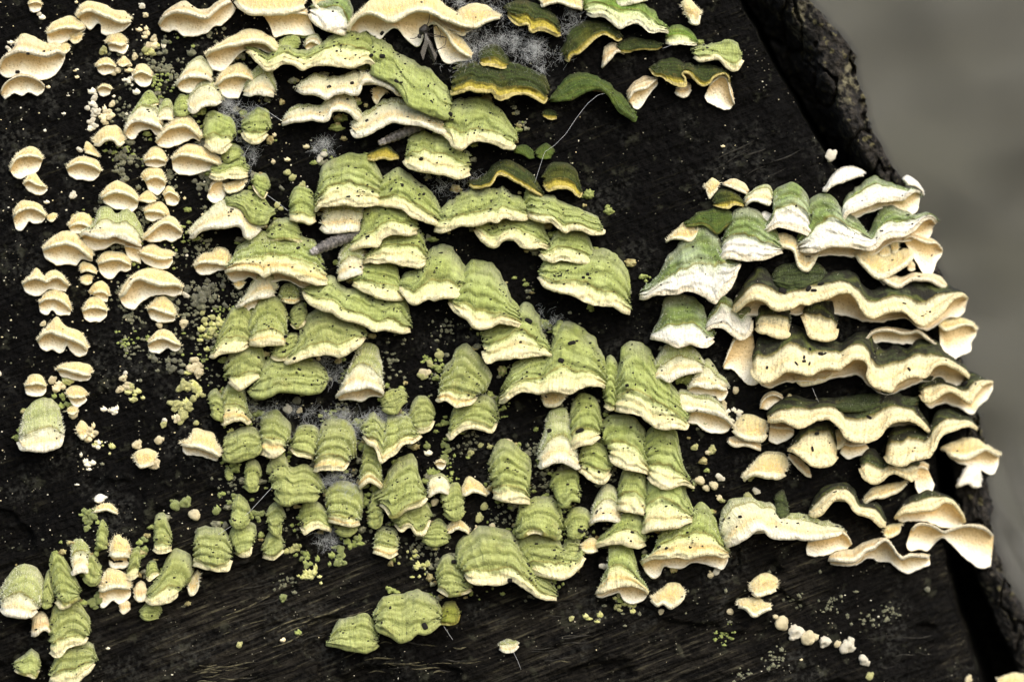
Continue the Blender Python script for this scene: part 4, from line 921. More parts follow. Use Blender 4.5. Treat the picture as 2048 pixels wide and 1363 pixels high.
t 1|120,59 130,61 142,59|119,54 132,56 144,54|118,66 126,71 134,68 146,64|frayed tan fringe under the second swell of the plump shelf
t 1|46,26 48,20 53,16 59,15 66,18|46,18 50,12 58,10 66,13|50,27 58,22 66,19|small orange-brown arch above the banded cream scallop
c 1|68,20 72,22 77,21|69,16 72,12 77,17||tiny cream peak beside the orange-brown arch
T 1550 950
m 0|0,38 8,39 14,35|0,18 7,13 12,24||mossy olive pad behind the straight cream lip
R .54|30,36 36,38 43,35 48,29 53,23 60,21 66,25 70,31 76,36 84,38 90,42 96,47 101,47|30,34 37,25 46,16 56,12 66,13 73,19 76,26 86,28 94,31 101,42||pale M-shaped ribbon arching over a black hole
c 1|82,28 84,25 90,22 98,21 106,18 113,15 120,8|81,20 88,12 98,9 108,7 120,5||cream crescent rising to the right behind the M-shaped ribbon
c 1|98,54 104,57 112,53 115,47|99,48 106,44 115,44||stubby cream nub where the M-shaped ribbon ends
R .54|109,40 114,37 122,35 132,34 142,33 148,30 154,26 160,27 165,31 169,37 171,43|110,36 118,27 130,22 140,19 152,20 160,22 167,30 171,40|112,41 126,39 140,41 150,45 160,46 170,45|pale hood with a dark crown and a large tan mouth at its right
t 1|125,51 130,46 138,46 146,49 153,53 160,51 168,48 176,47 184,48 192,51 197,56|124,48 132,43 144,46 154,50 166,46 178,44 190,46 198,54|119,62 122,68 130,66 138,68 146,60 152,56 160,62 168,70 178,78 186,84 196,82|lowest right bracket with white bearded lobe hanging over the crevice
t 1|48,78 54,79 62,80 70,80 77,76 83,70 90,68 94,64 100,61 105,65 110,72 115,77 122,75 130,75 140,76|50,72 58,68 70,66 80,60 92,57 102,57 108,66 116,73 124,70 140,72|50,80 70,81 84,74 94,77 104,77 112,84 120,88 130,85 141,80|crumpled ochre and cream bracket lowest of the wavy shelves
t 1|30,61 40,59 52,57 60,53 66,57 69,63|30,58 44,56 60,48 69,59|28,66 30,71 38,73 48,71 56,67 66,66|tan pore pocket with white beard under the straight cream lip
T 1640 760
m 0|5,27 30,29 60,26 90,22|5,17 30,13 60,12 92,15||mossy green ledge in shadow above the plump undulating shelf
c 1|114,64 118,70 126,73 133,73 139,71 145,67 151,65 157,68 162,70|109,60 118,56 130,52 142,53 150,58 157,63 163,66|115,66 126,74 139,76 148,80 156,84 162,76|cream bracket wrapped around the bark edge beside the crevice
t 1|86,82 92,80 98,82|86,76 92,73 99,76|86,96 92,104 100,102 104,94|brown-stained flap hanging beside the crevice
w 1|124,98 129,96 135,94 140,98 147,96|131,78 138,74 145,76 147,86||white two-pronged flap hanging in the crevice
G cream hoods scattered on bare black wood
T 0 530
c 1|21,19 26,15 32,14 38,15 43,17 48,14 54,14 59,18 62,20|22,15 28,9 32,2 36,4 40,10 44,5 51,4 58,9 62,17|22,22 28,26 34,27 40,23 46,20 52,21 60,23|double hood of two joined cream arches with a fuzzy spike
c 1|36,36 41,33 48,32 54,34 60,38 63,42|37,31 42,24 50,21 57,23 62,28 65,37|36,42 43,43 47,39 52,43 58,44 64,44|fuzzy cream bonnet directly under the double hood
c 1|35,70 39,65 45,63 50,65 56,67 63,69 70,72 76,76 79,78|36,66 42,58 46,50 52,45 58,52 66,57 74,62 79,71|36,74 42,76 48,75 53,78 58,76 61,71 65,77 72,81 79,79|three-chambered cream hood on a knobbly stalk, lowest of its column
c 1|52,96 57,96 64,98 72,100 79,102 83,100|51,93 58,88 66,87 74,87 81,89 84,95|54,99 62,101 70,103 78,103 83,101|oblong cream loaf-shaped bracket lying level on bare wood
c 1|22,110 27,110 33,109 38,110 42,111|24,108 26,100 33,98 39,100 41,108|23,115 29,118 36,118 42,114|thimble-shaped cream cup with a flared white rim
c 1|60,120 66,122 72,122 78,121|60,113 66,108 73,109 79,116|64,124 70,127 76,124 79,122|bean-shaped cream nodule above a yellow ball
c 1|85,28 89,26 94,26 98,29|80,24 84,17 92,14 98,19 100,26|88,30 93,31 98,31|bristly cream hood with a small round eye, on top of the bell cup
c 1|75,43 80,41 86,40 92,41 97,43|76,38 79,31 86,28 93,31 97,39|76,46 82,50 90,50 97,46|smooth bell-shaped cream cup with a wide oval mouth
c 1|109,31 114,27 118,21 122,16 129,15 136,18 144,20 153,20 160,20 165,23|110,27 114,15 122,8 132,3 144,3 154,7 162,13 166,19|110,33 114,37 121,39 127,33 134,29 140,26 150,25 158,27 165,25|widest fuzzy hood on the bare wood, orange crown and a lobe at its left
c 1|134,42 139,41 145,43 152,46 159,48|135,38 140,31 148,28 156,33 160,41|136,47 143,50 151,50 159,49|orange-cream hood with open mouth slanting down, under the widest hood
c 1|135,73 140,70 146,68 152,69 158,72 164,74|136,67 142,60 149,58 156,61 162,69 165,73|135,77 141,79 147,77 152,74 157,77 164,75|orange-crowned cream hood with split lower lip standing by itself
c 1|61,134 66,136 71,133|61,130 66,127 71,130||round yellow bud below the bean-shaped nodule
T 0 800
l .38|16,38 19,45 25,46 32,47 40,47 48,45 55,41 58,32|21,27 24,14 32,6 40,4 48,6 53,16 55,26||beehive-shaped banded green bracket with curled white lip, alone on black wood
c 1|83,103 89,102 96,101 102,103 107,104|85,98 90,93 98,92 104,95 107,101|88,106 95,109 103,107 107,105|small white-rimmed cup with orange mouth and a white shred above
w 1|85,91 90,93 95,91|86,87 91,84 99,87||white shred attached above the orange-mouthed cup
c 1|123,58 128,62 134,60 140,58|121,48 128,44 136,44 142,48||lumpy cream molar-shaped bud with two horns
c 1|70,32 75,36 80,32|69,24 74,18 80,24||pale nodule with a brown navel above curly white shreds
G yellow-green brackets at the foot of the green mass
T 400 530
c 1|31,19 36,22 41,18|30,15 36,12 41,15||speckled cream nub beside the scalloped bracket's left corner
l .85|34,40 39,39 44,36 50,33 58,32 65,30 68,28|35,36 42,25 50,14 62,10 68,20|36,42 42,41 48,36 58,34 68,29|curved cream lip like an eyebrow under the wide scalloped bracket
o .3|74,33 80,35 86,35 91,32|70,26 76,19 84,18 91,24||small square bracket, dark green above and ochre below
g .36|9,83 13,85 18,82 25,80 32,79 38,77 44,74|14,74 22,60 27,46 38,44 46,50 48,66||pale green bracket with a cream lip sweeping to a left tip
o .24|45,73 52,74 60,73 68,73 77,73|46,58 48,46 54,37 64,34 73,38 79,48 80,60||rounded green bracket with a crisp orange-banded lip
g .1|82,54 87,58 93,56 96,50|81,45 86,38 94,38 98,44||knobbly yellow-green lump holding one black seed
g .25|77,88 81,90 88,88 95,85 102,83 110,82 118,82 126,84 132,82 138,78 144,73 150,66|84,80 92,70 96,54 104,46 116,45 130,52 144,55 151,62||broad fan-shaped green bracket with faint ridges and a ragged yellow lip
g .06|64,84 70,87 77,86 84,81 90,76|70,74 80,64 88,64 91,72||small green wedge with one black seed between two larger fans
g .27|26,106 32,112 37,114 43,110 50,105 55,101|24,96 28,84 38,77 50,76 58,82 60,94||green bracket with a pointed cream lip like a beak
G yellow-green brackets at the foot of the green mass
g .04|44,114 48,120 56,122 64,120 72,116 82,116 92,117 102,118 110,115 114,106|56,104 60,92 72,88 86,88 100,91 110,95 114,104||broad yellow-green slab with heavily speckled crown and no pale lip
l .5|124,121 128,120 133,117 140,116 146,115 154,114 160,116 166,118|138,100 141,86 146,79 152,75 160,78 164,88 165,104|126,122 134,120 140,121 148,121 156,117 166,119|grey-tufted skirt-shaped fan with a ringed neck
T 600 530
G green shelves stepping down the middle
g .3|3,24 8,33 14,38 22,42 30,44 36,48 44,51 52,53 60,56 66,60 74,59 82,60 92,62 99,61|4,21 12,20 22,16 30,14 40,22 48,25 56,24 66,32 78,32 90,33 97,41 99,52||long green bracket stepping down right with an orange-cream scalloped hem
g .42|48,18 54,22 62,26 70,30 78,32 86,32 94,32|50,12 54,3 64,1 76,1 86,5 90,18||green tile with wide pale lip directly under the drooping fan
g .3|90,20 95,28 100,34 106,36 112,33 117,31 122,33 128,31 134,30 142,29 150,27|90,14 98,9 108,8 116,-6 126,-13 136,-11 143,-4 150,10||S-shaped green bracket with one pale lip raised at its right
T 680 780
G yellow-green brackets at the foot of the green mass
g 0|38,18 44,22 52,21 56,14 61,10|38,10 44,4 52,0 60,3||dusty grey-green lump above the dart-lipped bracket
o .2|21,42 26,49 33,53 37,66 44,62 52,56 58,49 66,48 74,42|20,36 24,28 32,25 40,32 50,27 60,26 68,32 74,38||two-humped dusty green bracket with a dart-shaped orange lip
g .1|66,34 70,38 76,39 82,36 86,28|62,24 66,14 74,8 81,12 86,22||pear-shaped green bracket with a frayed white tip at its base
g .15|97,40 101,45 107,40 114,36 122,35 130,37 138,38 142,30|101,28 104,18 114,14 124,8 134,10 142,18 145,26||smooth green cushion with a cream flag at its left corner
o .25|87,9 90,11 96,9 102,13 106,16 112,14 119,12 124,6|93,-7 94,-19 102,-25 110,-33 116,-36 122,-29 130,-19 136,-9 132,1||onion-shaped green bracket with an orange-cream bib
o .2|18,90 21,87 26,84 31,85 35,88 37,90|19,62 23,55 30,54 35,60 36,74||slim green thumb with a hollow cream foot
g .1|36,104 42,110 46,116 53,115 59,110 66,107 74,105 79,98|33,98 40,86 48,74 58,66 68,66 72,80 76,92||bell-shaped green bracket with swirling ridges beside the slim thumb
g 0|25,120 31,126 37,122 39,112|26,104 30,97 36,102 39,108||slender green drop hanging beside the bell-shaped bracket
c 1|86,67 91,65 96,67|86,66 91,62 96,65|88,70 93,71 96,68|tiny cream ring cup growing out of green grains
l .85|80,96 82,97 86,94 91,93 96,94 99,95|81,86 84,79 92,78 98,82 100,90||cream horseshoe hood with furry crown between green columns
c 1|110,95 114,96 120,93 127,94 133,97|111,88 116,79 122,80 130,86 134,92||low cream helmet with a pointed tip beside striped dark wood
g .2|139,98 146,101 155,102 164,103 172,103|137,68 142,56 148,50 156,50 163,58 172,68 171,84||vase-shaped green bracket with a straight cream base
g 0|94,112 100,118 108,118 114,110|93,100 98,92 106,90 112,98||green waist of a column standing on a cream foot
c 1|96,131 101,130 107,126 112,128 117,131|98,122 103,118 110,118 117,124||arched cream foot under a green column
g .06|50,122 56,128 64,124 68,131 76,132 82,118|46,120 54,112 66,108 78,106 83,112||crumbly speckled green mound under the bell-shaped bracket
T 350 780
g 0|32,22 37,27 43,27 47,21|30,8 36,3 42,6 46,14||tall narrow green pad leaning on the orange-lipped skirt
o .45|42,31 45,33 49,30 54,28 60,28 66,31 69,28|44,8 50,-2 58,0 63,6 65,16 69,22||green cap over a flared orange-banded skirt
c 1|5,50 10,53 18,54 26,56 33,59 39,62 43,58|6,46 14,42 16,35 24,35 36,38 38,48 42,54|7,55 12,57 18,57 26,58 39,63|cream saddle-shaped bracket with white rolled edge, left of the green rows
g .03|43,58 46,64 52,66 60,65 68,62 76,58 80,50|43,48 50,42 60,37 70,37 78,42 82,46||ribbed green slab slanting up to the right with a white drop
o .33|77,58 82,60 88,62 94,60 100,54|78,30 84,24 92,22 100,28 105,34 101,48||green bracket with a rounded orange bib on the ribbed slab's end
g .12|105,54 111,59 118,61 125,63|107,44 112,36 120,34 128,38 131,48||tan-green crumpled bracket wrapped in white threads
o .25|126,73 129,74 133,73 140,73 148,73 154,72 158,66|132,46 134,34 144,30 156,33 164,42 165,60||green barrel with grey fuzzy crown and bright orange lip
g 0|45,78 48,82 53,80|44,73 48,70 53,76||tiny green seed-shaped bracket on black wood
g .05|63,88 68,92 74,92 77,87|63,74 68,68 76,68 80,76||stubby green peg with a dusty top standing apart
g .05|90,98 95,104 102,106 110,103 118,102 126,102 131,96|86,76 92,66 100,64 106,72 118,72 128,78 134,88||double-humped ribbed green bracket with a silk thread at its side
g .03|49,118 53,125 60,126 66,122 68,117|54,104 58,97 64,100 68,110||knobbed green peg crossed by a silk thread
g .05|84,126 90,132 96,132 98,122|83,112 88,105 95,106 100,116||soft green peg with a bulging base under the double-humped bracket
g .22|114,124 118,132 124,128 130,125 136,127 141,129|113,114 118,106 128,104 136,110 139,120||layered green bracket with a cream tooth at its left
o .2|139,119 146,121 154,123 162,124 168,122|138,102 138,94 146,88 158,88 168,94 171,102 169,112||green bracket with white fuzzy head and orange-white lip, dark fold beneath
g 0|145,128 152,133 160,132 166,126|144,123 156,122 167,122||dull green fold beneath the orange-white lip
G stacked green brackets left of the wavy shelves
T 900 530
g .2|-1,34 3,40 8,45 16,50 22,57 32,58 38,56 44,53 52,54 60,56 66,57|0,30 6,20 14,8 22,2 32,4 44,12 52,24 58,34 66,46||sloping ridged green bracket with a rust scar at its crown
g .42|30,78 33,88 37,89 44,86 52,86 60,84 70,84 78,83 86,82 94,85|31,64 42,58 56,54 64,44 72,42 80,50 83,58 87,68 93,80||green bracket with a spreading black blot and broad flat cream lip
g .33|46,125 50,125 56,121 64,116 72,115 80,117 88,116 96,115 106,117 112,115 118,112 126,110 134,110 139,112|52,108 60,92 74,84 90,80 96,66 104,58 114,58 124,64 132,76 138,86 140,98||large green bracket with a fat black seed on its crown and sweeping cream lip
c 1|83,121 86,128 92,129 98,128 105,121|84,117 95,113 106,117||yellowish cream triangle hanging under the sweeping cream lip
g 0|93,62 98,65 104,62|94,56 99,52 104,56||dull green knob on the shoulder of the bracket with the fat black seed
T 1040 760
l .45|16,78 20,81 25,78 31,75 38,75 45,78 52,81 55,78|18,62 24,48 25,36 32,29 42,29 46,40 48,56||tall green bracket in three tiers with a broad arched white lip
g .28|44,61 47,63 52,61 58,59 66,58 73,52|47,34 50,22 58,16 68,18 73,28 75,42||tiered green bracket carrying the biggest black rod
g .3|53,82 58,86 64,91 70,94 77,94 83,85|55,70 58,62 68,60 78,64 82,76||green bracket with brown-stained top and round cream chin
g .4|81,68 84,75 90,79 98,82 106,83 112,84 117,86|78,52 78,42 88,37 102,37 110,44 113,58 117,74||three-tiered green bracket with slanting cream lip, one tiny speck on the lip
g .33|116,88 121,94 128,98 135,99 142,97 149,95 155,98 158,98|115,62 118,50 128,44 138,50 145,62 148,78 156,92||green bracket with orange scar on its crown and flared cream lip
g .1|34,112 38,116 44,114 47,110 54,111|28,96 32,87 42,84 52,88 55,100||small square green bracket with a white chin, dark curl at its left
g .32|87,28 92,29 98,30 104,30 110,32 113,36 118,40 126,44 134,45 142,44 150,45 153,40|88,-4 92,-20 98,-33 108,-37 116,-32 122,-18 134,-4 142,10 152,28||tall bright green bracket with a yellow scar at its peak and thick lip
l .7|143,34 148,31 156,30 164,30 172,32 180,34 186,38 191,42|145,22 148,12 158,12 166,13 176,18 184,26 190,36|146,35 160,38 170,44 180,46 190,45|cream hood with a leaning open mouth beside the tall bright green bracket
g .1|76,24 82,28 88,26|75,4 80,-16 88,-12 90,8||slim green strip with yellow foot squeezed beside the tall bright green bracket
T 1150 980
l .6|14,32 18,29 24,28 32,28 38,29 41,31|15,26 18,10 26,0 36,2 41,20||square cream awning over a dark recess, green stalk above
g .4|38,17 44,19 52,20 60,22 66,24|40,-4 44,-14 56,-16 63,-10 66,4 67,14||green bracket with cream lip wedged between the square awning and a wide flare
g .45|60,38 64,40 70,37 78,36 86,35 94,34 100,31 107,29|66,8 70,-10 84,-18 96,-8 100,8 107,22||wide flared cream lip with a pale green crown, left corner drooping
g .4|20,53 26,51 34,49 42,49 50,52 58,53 64,50|24,44 34,36 42,24 52,22 60,32 65,44||arched cream lip with two black specks under a small green crown
c 1|5,54 10,57 16,57 21,55|6,48 14,42 20,46||small cream knob at the left end of the arched speckled lip
o .5|62,68 68,65 76,64 86,63 94,62 102,64 110,62 118,61 126,61 134,62 139,60|64,62 72,56 78,42 92,34 104,26 114,18 124,28 132,42 139,54|63,72 70,77 77,75 81,67 90,68 98,68 106,64 118,64 126,67 134,70 139,63|broad cream bracket with a tube-like left end and dangling lobes
l .75|138,52 144,51 152,47 160,42 166,37 172,37 177,42 182,45 190,45 198,44 208,46 218,45 228,44 238,41 242,37|132,34 138,18 150,12 160,10 168,14 178,16 190,22 204,25 220,28 234,32 242,36||long straight cream lip with a notch, green crown at its left end
o .4|19,94 24,95 32,92 38,90 42,89 48,88 54,89 60,92 65,95|26,80 31,68 33,56 42,52 50,56 54,66 57,78 64,88|19,95 32,93 40,91 44,97 52,101 60,99 65,95|green-stalked cream trumpet flaring into a round white mouth
c 1|68,100 74,106 80,104 86,108 92,106 98,100 100,95|70,96 78,90 84,84 92,83 98,88 100,94||three-fingered cream claw alone on dark wood right of the trumpet
c 1|160,94 166,97 174,95 183,91|160,84 166,77 176,75 184,80||pale fan-shaped bud above a crumpled cream one on dark wood
c 1|148,107 155,109 162,115 170,112 179,108|148,99 158,97 168,98 176,102||crumpled cream bud under the pale fan-shaped one
T 800 1043
G yellow-green brackets at the foot of the green mass
g .22|59,48 64,54 72,57 80,57 88,58 96,56 102,54 108,58 116,63 124,69 132,71 141,71|52,42 53,26 62,18 74,10 88,12 102,16 112,30 124,44 134,52 140,62||widest green slab low on the stump, cream lip in two lobes
g .1|106,14 112,15 118,12 124,11 130,13 136,14 142,17 147,13|106,2 110,-12 120,-18 134,-18 144,-10 147,0||domed green bracket with finely scalloped pale hem above the grey-green tile
g .33|119,46 126,49 134,51 142,52 150,52 158,47 164,40 168,33|110,30 110,18 124,15 138,16 146,22 156,30 165,22||grey-green tile with a long cream lip curling up at its right
g 0|148,36 154,40 160,36|148,22 156,16 163,20||dark green sliver behind the curling cream lip
g .05|151,12 156,16 162,15 168,10|150,2 156,-8 168,-8 176,0||green pad with a black blot right of the scalloped hem
g .08|34,62 42,67 50,68 58,66 65,62|33,48 38,38 46,34 54,40 60,52 65,58||orange-stained green tongue left of the widest slab
g .03|-23,94 -18,101 -10,104 0,110 8,108 16,102 22,103 30,99 37,93|-23,86 -18,76 -8,71 6,69 20,68 30,74 37,84||green bracket bearing a single round black seed, low on the stump
y2 .1|36,92 44,94 52,92 55,84|36,80 42,72 50,72 54,80||acid yellow-green corner piece right of the seed-bearing bracket
l .6|90,116 96,119 103,118 108,113|91,110 98,107 106,108||small lone cream chip with green top and a silk thread across
g .05|20,18 28,22 36,22 44,18|22,8 30,0 40,2 46,12||crumbly green tuft beside the arched cream foot
T 400 1063
g .05|115,103 122,104 128,106 134,108 142,109 150,110 158,107 162,103|118,98 124,88 132,82 144,78 154,82 160,92||rust-stained green fan with one white drop, lowest of the green brackets
g .1|-6,30 2,33 10,35 18,36 26,35 29,26|-4,10 2,0 12,0 22,4 28,14||large mossy green cushion crossed by the end of a silk thread
g .1|32,20 38,23 45,22 48,14|29,8 30,-2 40,-6 49,-2 50,8||barrel-shaped green bracket with a pale button of a lip
g .1|57,23 64,26 70,24 76,17|56,12 60,4 70,2 75,8||green barrel with a pale double lip beside the button-lipped one
o .35|157,19 162,21 168,23 174,24 180,20|157,6 164,0 176,0 181,8||green pad with a cream-orange pouch hanging over grained wood
T 0 1063
G green and cream brackets in the lower left corner
l .38|0,70 4,75 12,78 20,79 28,78 34,72|2,58 5,47 14,38 26,36 36,42 40,54 36,66||large banded green dome with a thick white sill
g 0|36,66 42,70 48,67|38,50 44,38 49,48 50,60||green flank squeezed between the banded dome and the tapering column
g .1|50,64 55,70 60,69 66,66 73,60|47,44 46,30 52,20 58,26 66,42 73,52||tall tapering green column with a white chip at its foot
l .5|64,36 66,40 70,38 75,37 81,38|65,18 68,8 74,6 79,12 81,24||green bracket ending in a square white awning
g 0|75,42 80,48 87,48 92,42|80,24 85,20 90,30 94,36||green lobe curving out from under the square white awning
g 0|86,10 92,16 98,15|87,0 92,-12 98,-6 100,4||small twisted green bracket beside the navel-topped cream one
c 1|98,22 103,25 110,25 118,24|101,8 106,-4 112,2 119,10|99,29 104,31 108,31 112,31 118,27|cream bracket with brown navel on top and toothed hollow mouth
c 1|89,54 94,56 100,54 108,53 115,54 119,53|93,42 97,33 106,34 114,38 119,46|91,68 96,66 102,60 108,63 114,60 119,57|cream tent with a big brown-lined mouth
g .3|114,42 119,44 126,40|116,32 119,20 124,16 127,26||green stalk with a cream foot behind the cream tent
t 1|121,58 126,64 132,62 135,56|120,52 124,46 130,45 134,52||upturned fan showing a ribbed grey underside
t 1|108,71 112,75 119,70|107,64 114,61 119,64||small ribbed grey fan below the upturned one
g .2|133,42 136,45 141,41 145,38|132,38 136,28 141,26 145,34||little tiered green pagoda with a cream button
g .22|132,62 136,66 144,66 152,65 160,60 161,54|136,52 146,40 152,28 160,21 170,24 175,36 172,48||green slope with a cream sausage-shaped lip
g 0|127,76 132,80 138,80 144,78|128,70 134,66 146,66 147,72||knobby green button under the sausage-shaped lip
g .22|139,16 144,20 150,19 156,17|140,2 143,-10 150,-12 156,2||tall mossy green post with a pale split base
g .22|45,110 50,114 56,113 61,106 68,103 76,102 80,96|47,84 50,72 60,68 72,70 79,80 81,90||speckled green bracket with a cream tongue poking down at its left
t 1|28,95 34,95 40,90 46,94|30,74 40,72 46,84||tan folded flap between the banded dome and the speckled bracket
g .3|45,136 52,138 60,137 68,139 74,134 82,126 86,120|50,122 54,110 64,104 76,103 85,108 88,116||grey-dusted green bracket with a cream lip below the speckled one with the tongue
g .1|13,126 19,130 26,131 32,133 36,126|14,120 22,116 27,109 33,112 36,122||lone spade-shaped bright green bracket below the banded dome
c 1|169,50 173,58 179,54 181,44|172,44 178,34 182,38||cream tooth hanging beside the large mossy cushion
T 1648 1063
G wavy white-lipped shelves beside the bark
c 1|157,136 163,140 172,141 182,140|158,132 165,129 174,128 182,129||blurred white bracket low on the bark beyond the crevice
"""
def parse(sx): return [tuple(float(c) for c in q.split(',')) for q in sx.split()]
def build_brackets():
    U = 4000.0 / 1817.0
    ox = oy = 0; group = ''; idx = 0
    for line in DATA.strip().split('\n'):
        if line.startswith('G '): group = line[2:]; continue
        if line.startswith('T '): ox, oy = map(float, line.split()[1:]); continue
        km, rim, top, low, label = line.split('|')
        kind, mg = km.split()
        cv = lambda P: [(ox + x * U, oy + y * U) for x, y in P]
        bracket(kind, float(mg), cv(parse(rim)), cv(parse(top)), cv(parse(low)) if low else None, label, group, idx)
        idx += 1
build_brackets()

# ---------------------------------------------------------------- things lying on the brackets
BV = np.concatenate(ALLV); BF = np.concatenate(ALLF)
FEND = np.cumsum([len(f) for f in ALLF])
bvh = BVHTree.FromPolygons(BV.tolist(), BF.tolist())
CAMP = Vector((0, -DIST, ZC))
def find(px, py):
    """where the bracket (or the face) stands at this spot"""
    w = place(px, py, 0)
    dr = (Vector(w) - CAMP).normalized()
    h = bvh.ray_cast(CAMP, dr, 2.0)
    if h[0] is None or h[0].y > w[1]: return Vector(w), Vector((0, -1, 0)), None
    n = h[1]
    if n.dot(dr) > 0: n = -n
    return h[0], n, LABELS[int(np.searchsorted(FEND, h[2], side='right'))]

def lump(name, segs=2, seed=0, squash=(1, 1, 1), rough=0.18, mat=None):
    """lumpy grain of unit radius"""
    rs = np.random.RandomState(seed)
    t = (1 + 5 ** 0.5) / 2
    V = [(-1, t, 0), (1, t, 0), (-1, -t, 0), (1, -t, 0), (0, -1, t), (0, 1, t), (0, -1, -t), (0, 1, -t), (t, 0, -1), (t, 0, 1), (-t, 0, -1), (-t, 0, 1)]
    F = [(0, 11, 5), (0, 5, 1), (0, 1, 7), (0, 7, 10), (0, 10, 11), (1, 5, 9), (5, 11, 4), (11, 10, 2), (10, 7, 6), (7, 1, 8),
         (3, 9, 4), (3, 4, 2), (3, 2, 6), (3, 6, 8), (3, 8, 9), (4, 9, 5), (2, 4, 11), (6, 2, 10), (8, 6, 7), (9, 8, 1)]
    V = [np.array(v, float) / np.linalg.norm(v) for v in V]
    for _ in range(segs):
        c = {}; G = []
        def mid(a, b):
            k = (min(a, b), max(a, b))
            if k not in c:
                m = V[a] + V[b]; V.append(m / np.linalg.norm(m)); c[k] = len(V) - 1
            return c[k]
        for a, b, d in F:
            x, y, z = mid(a, b), mid(b, d), mid(d, a)
            G += [(a, x, z), (b, y, x), (d, z, y), (x, y, z)]
        F = G
    V = np.array(V)
    k = rs.randn(5, 3) * (4.0 if rough > 0.25 else 2.2); ph = rs.rand(5) * 6
    r = 1 + rough * np.mean([np.sin(V @ kk + p) for kk, p in zip(k, ph)], axis=0) * 2 + rough * 0.25 * rs.randn(len(V))
    return V * r[:, None] * np.array(squash), np.array(F)

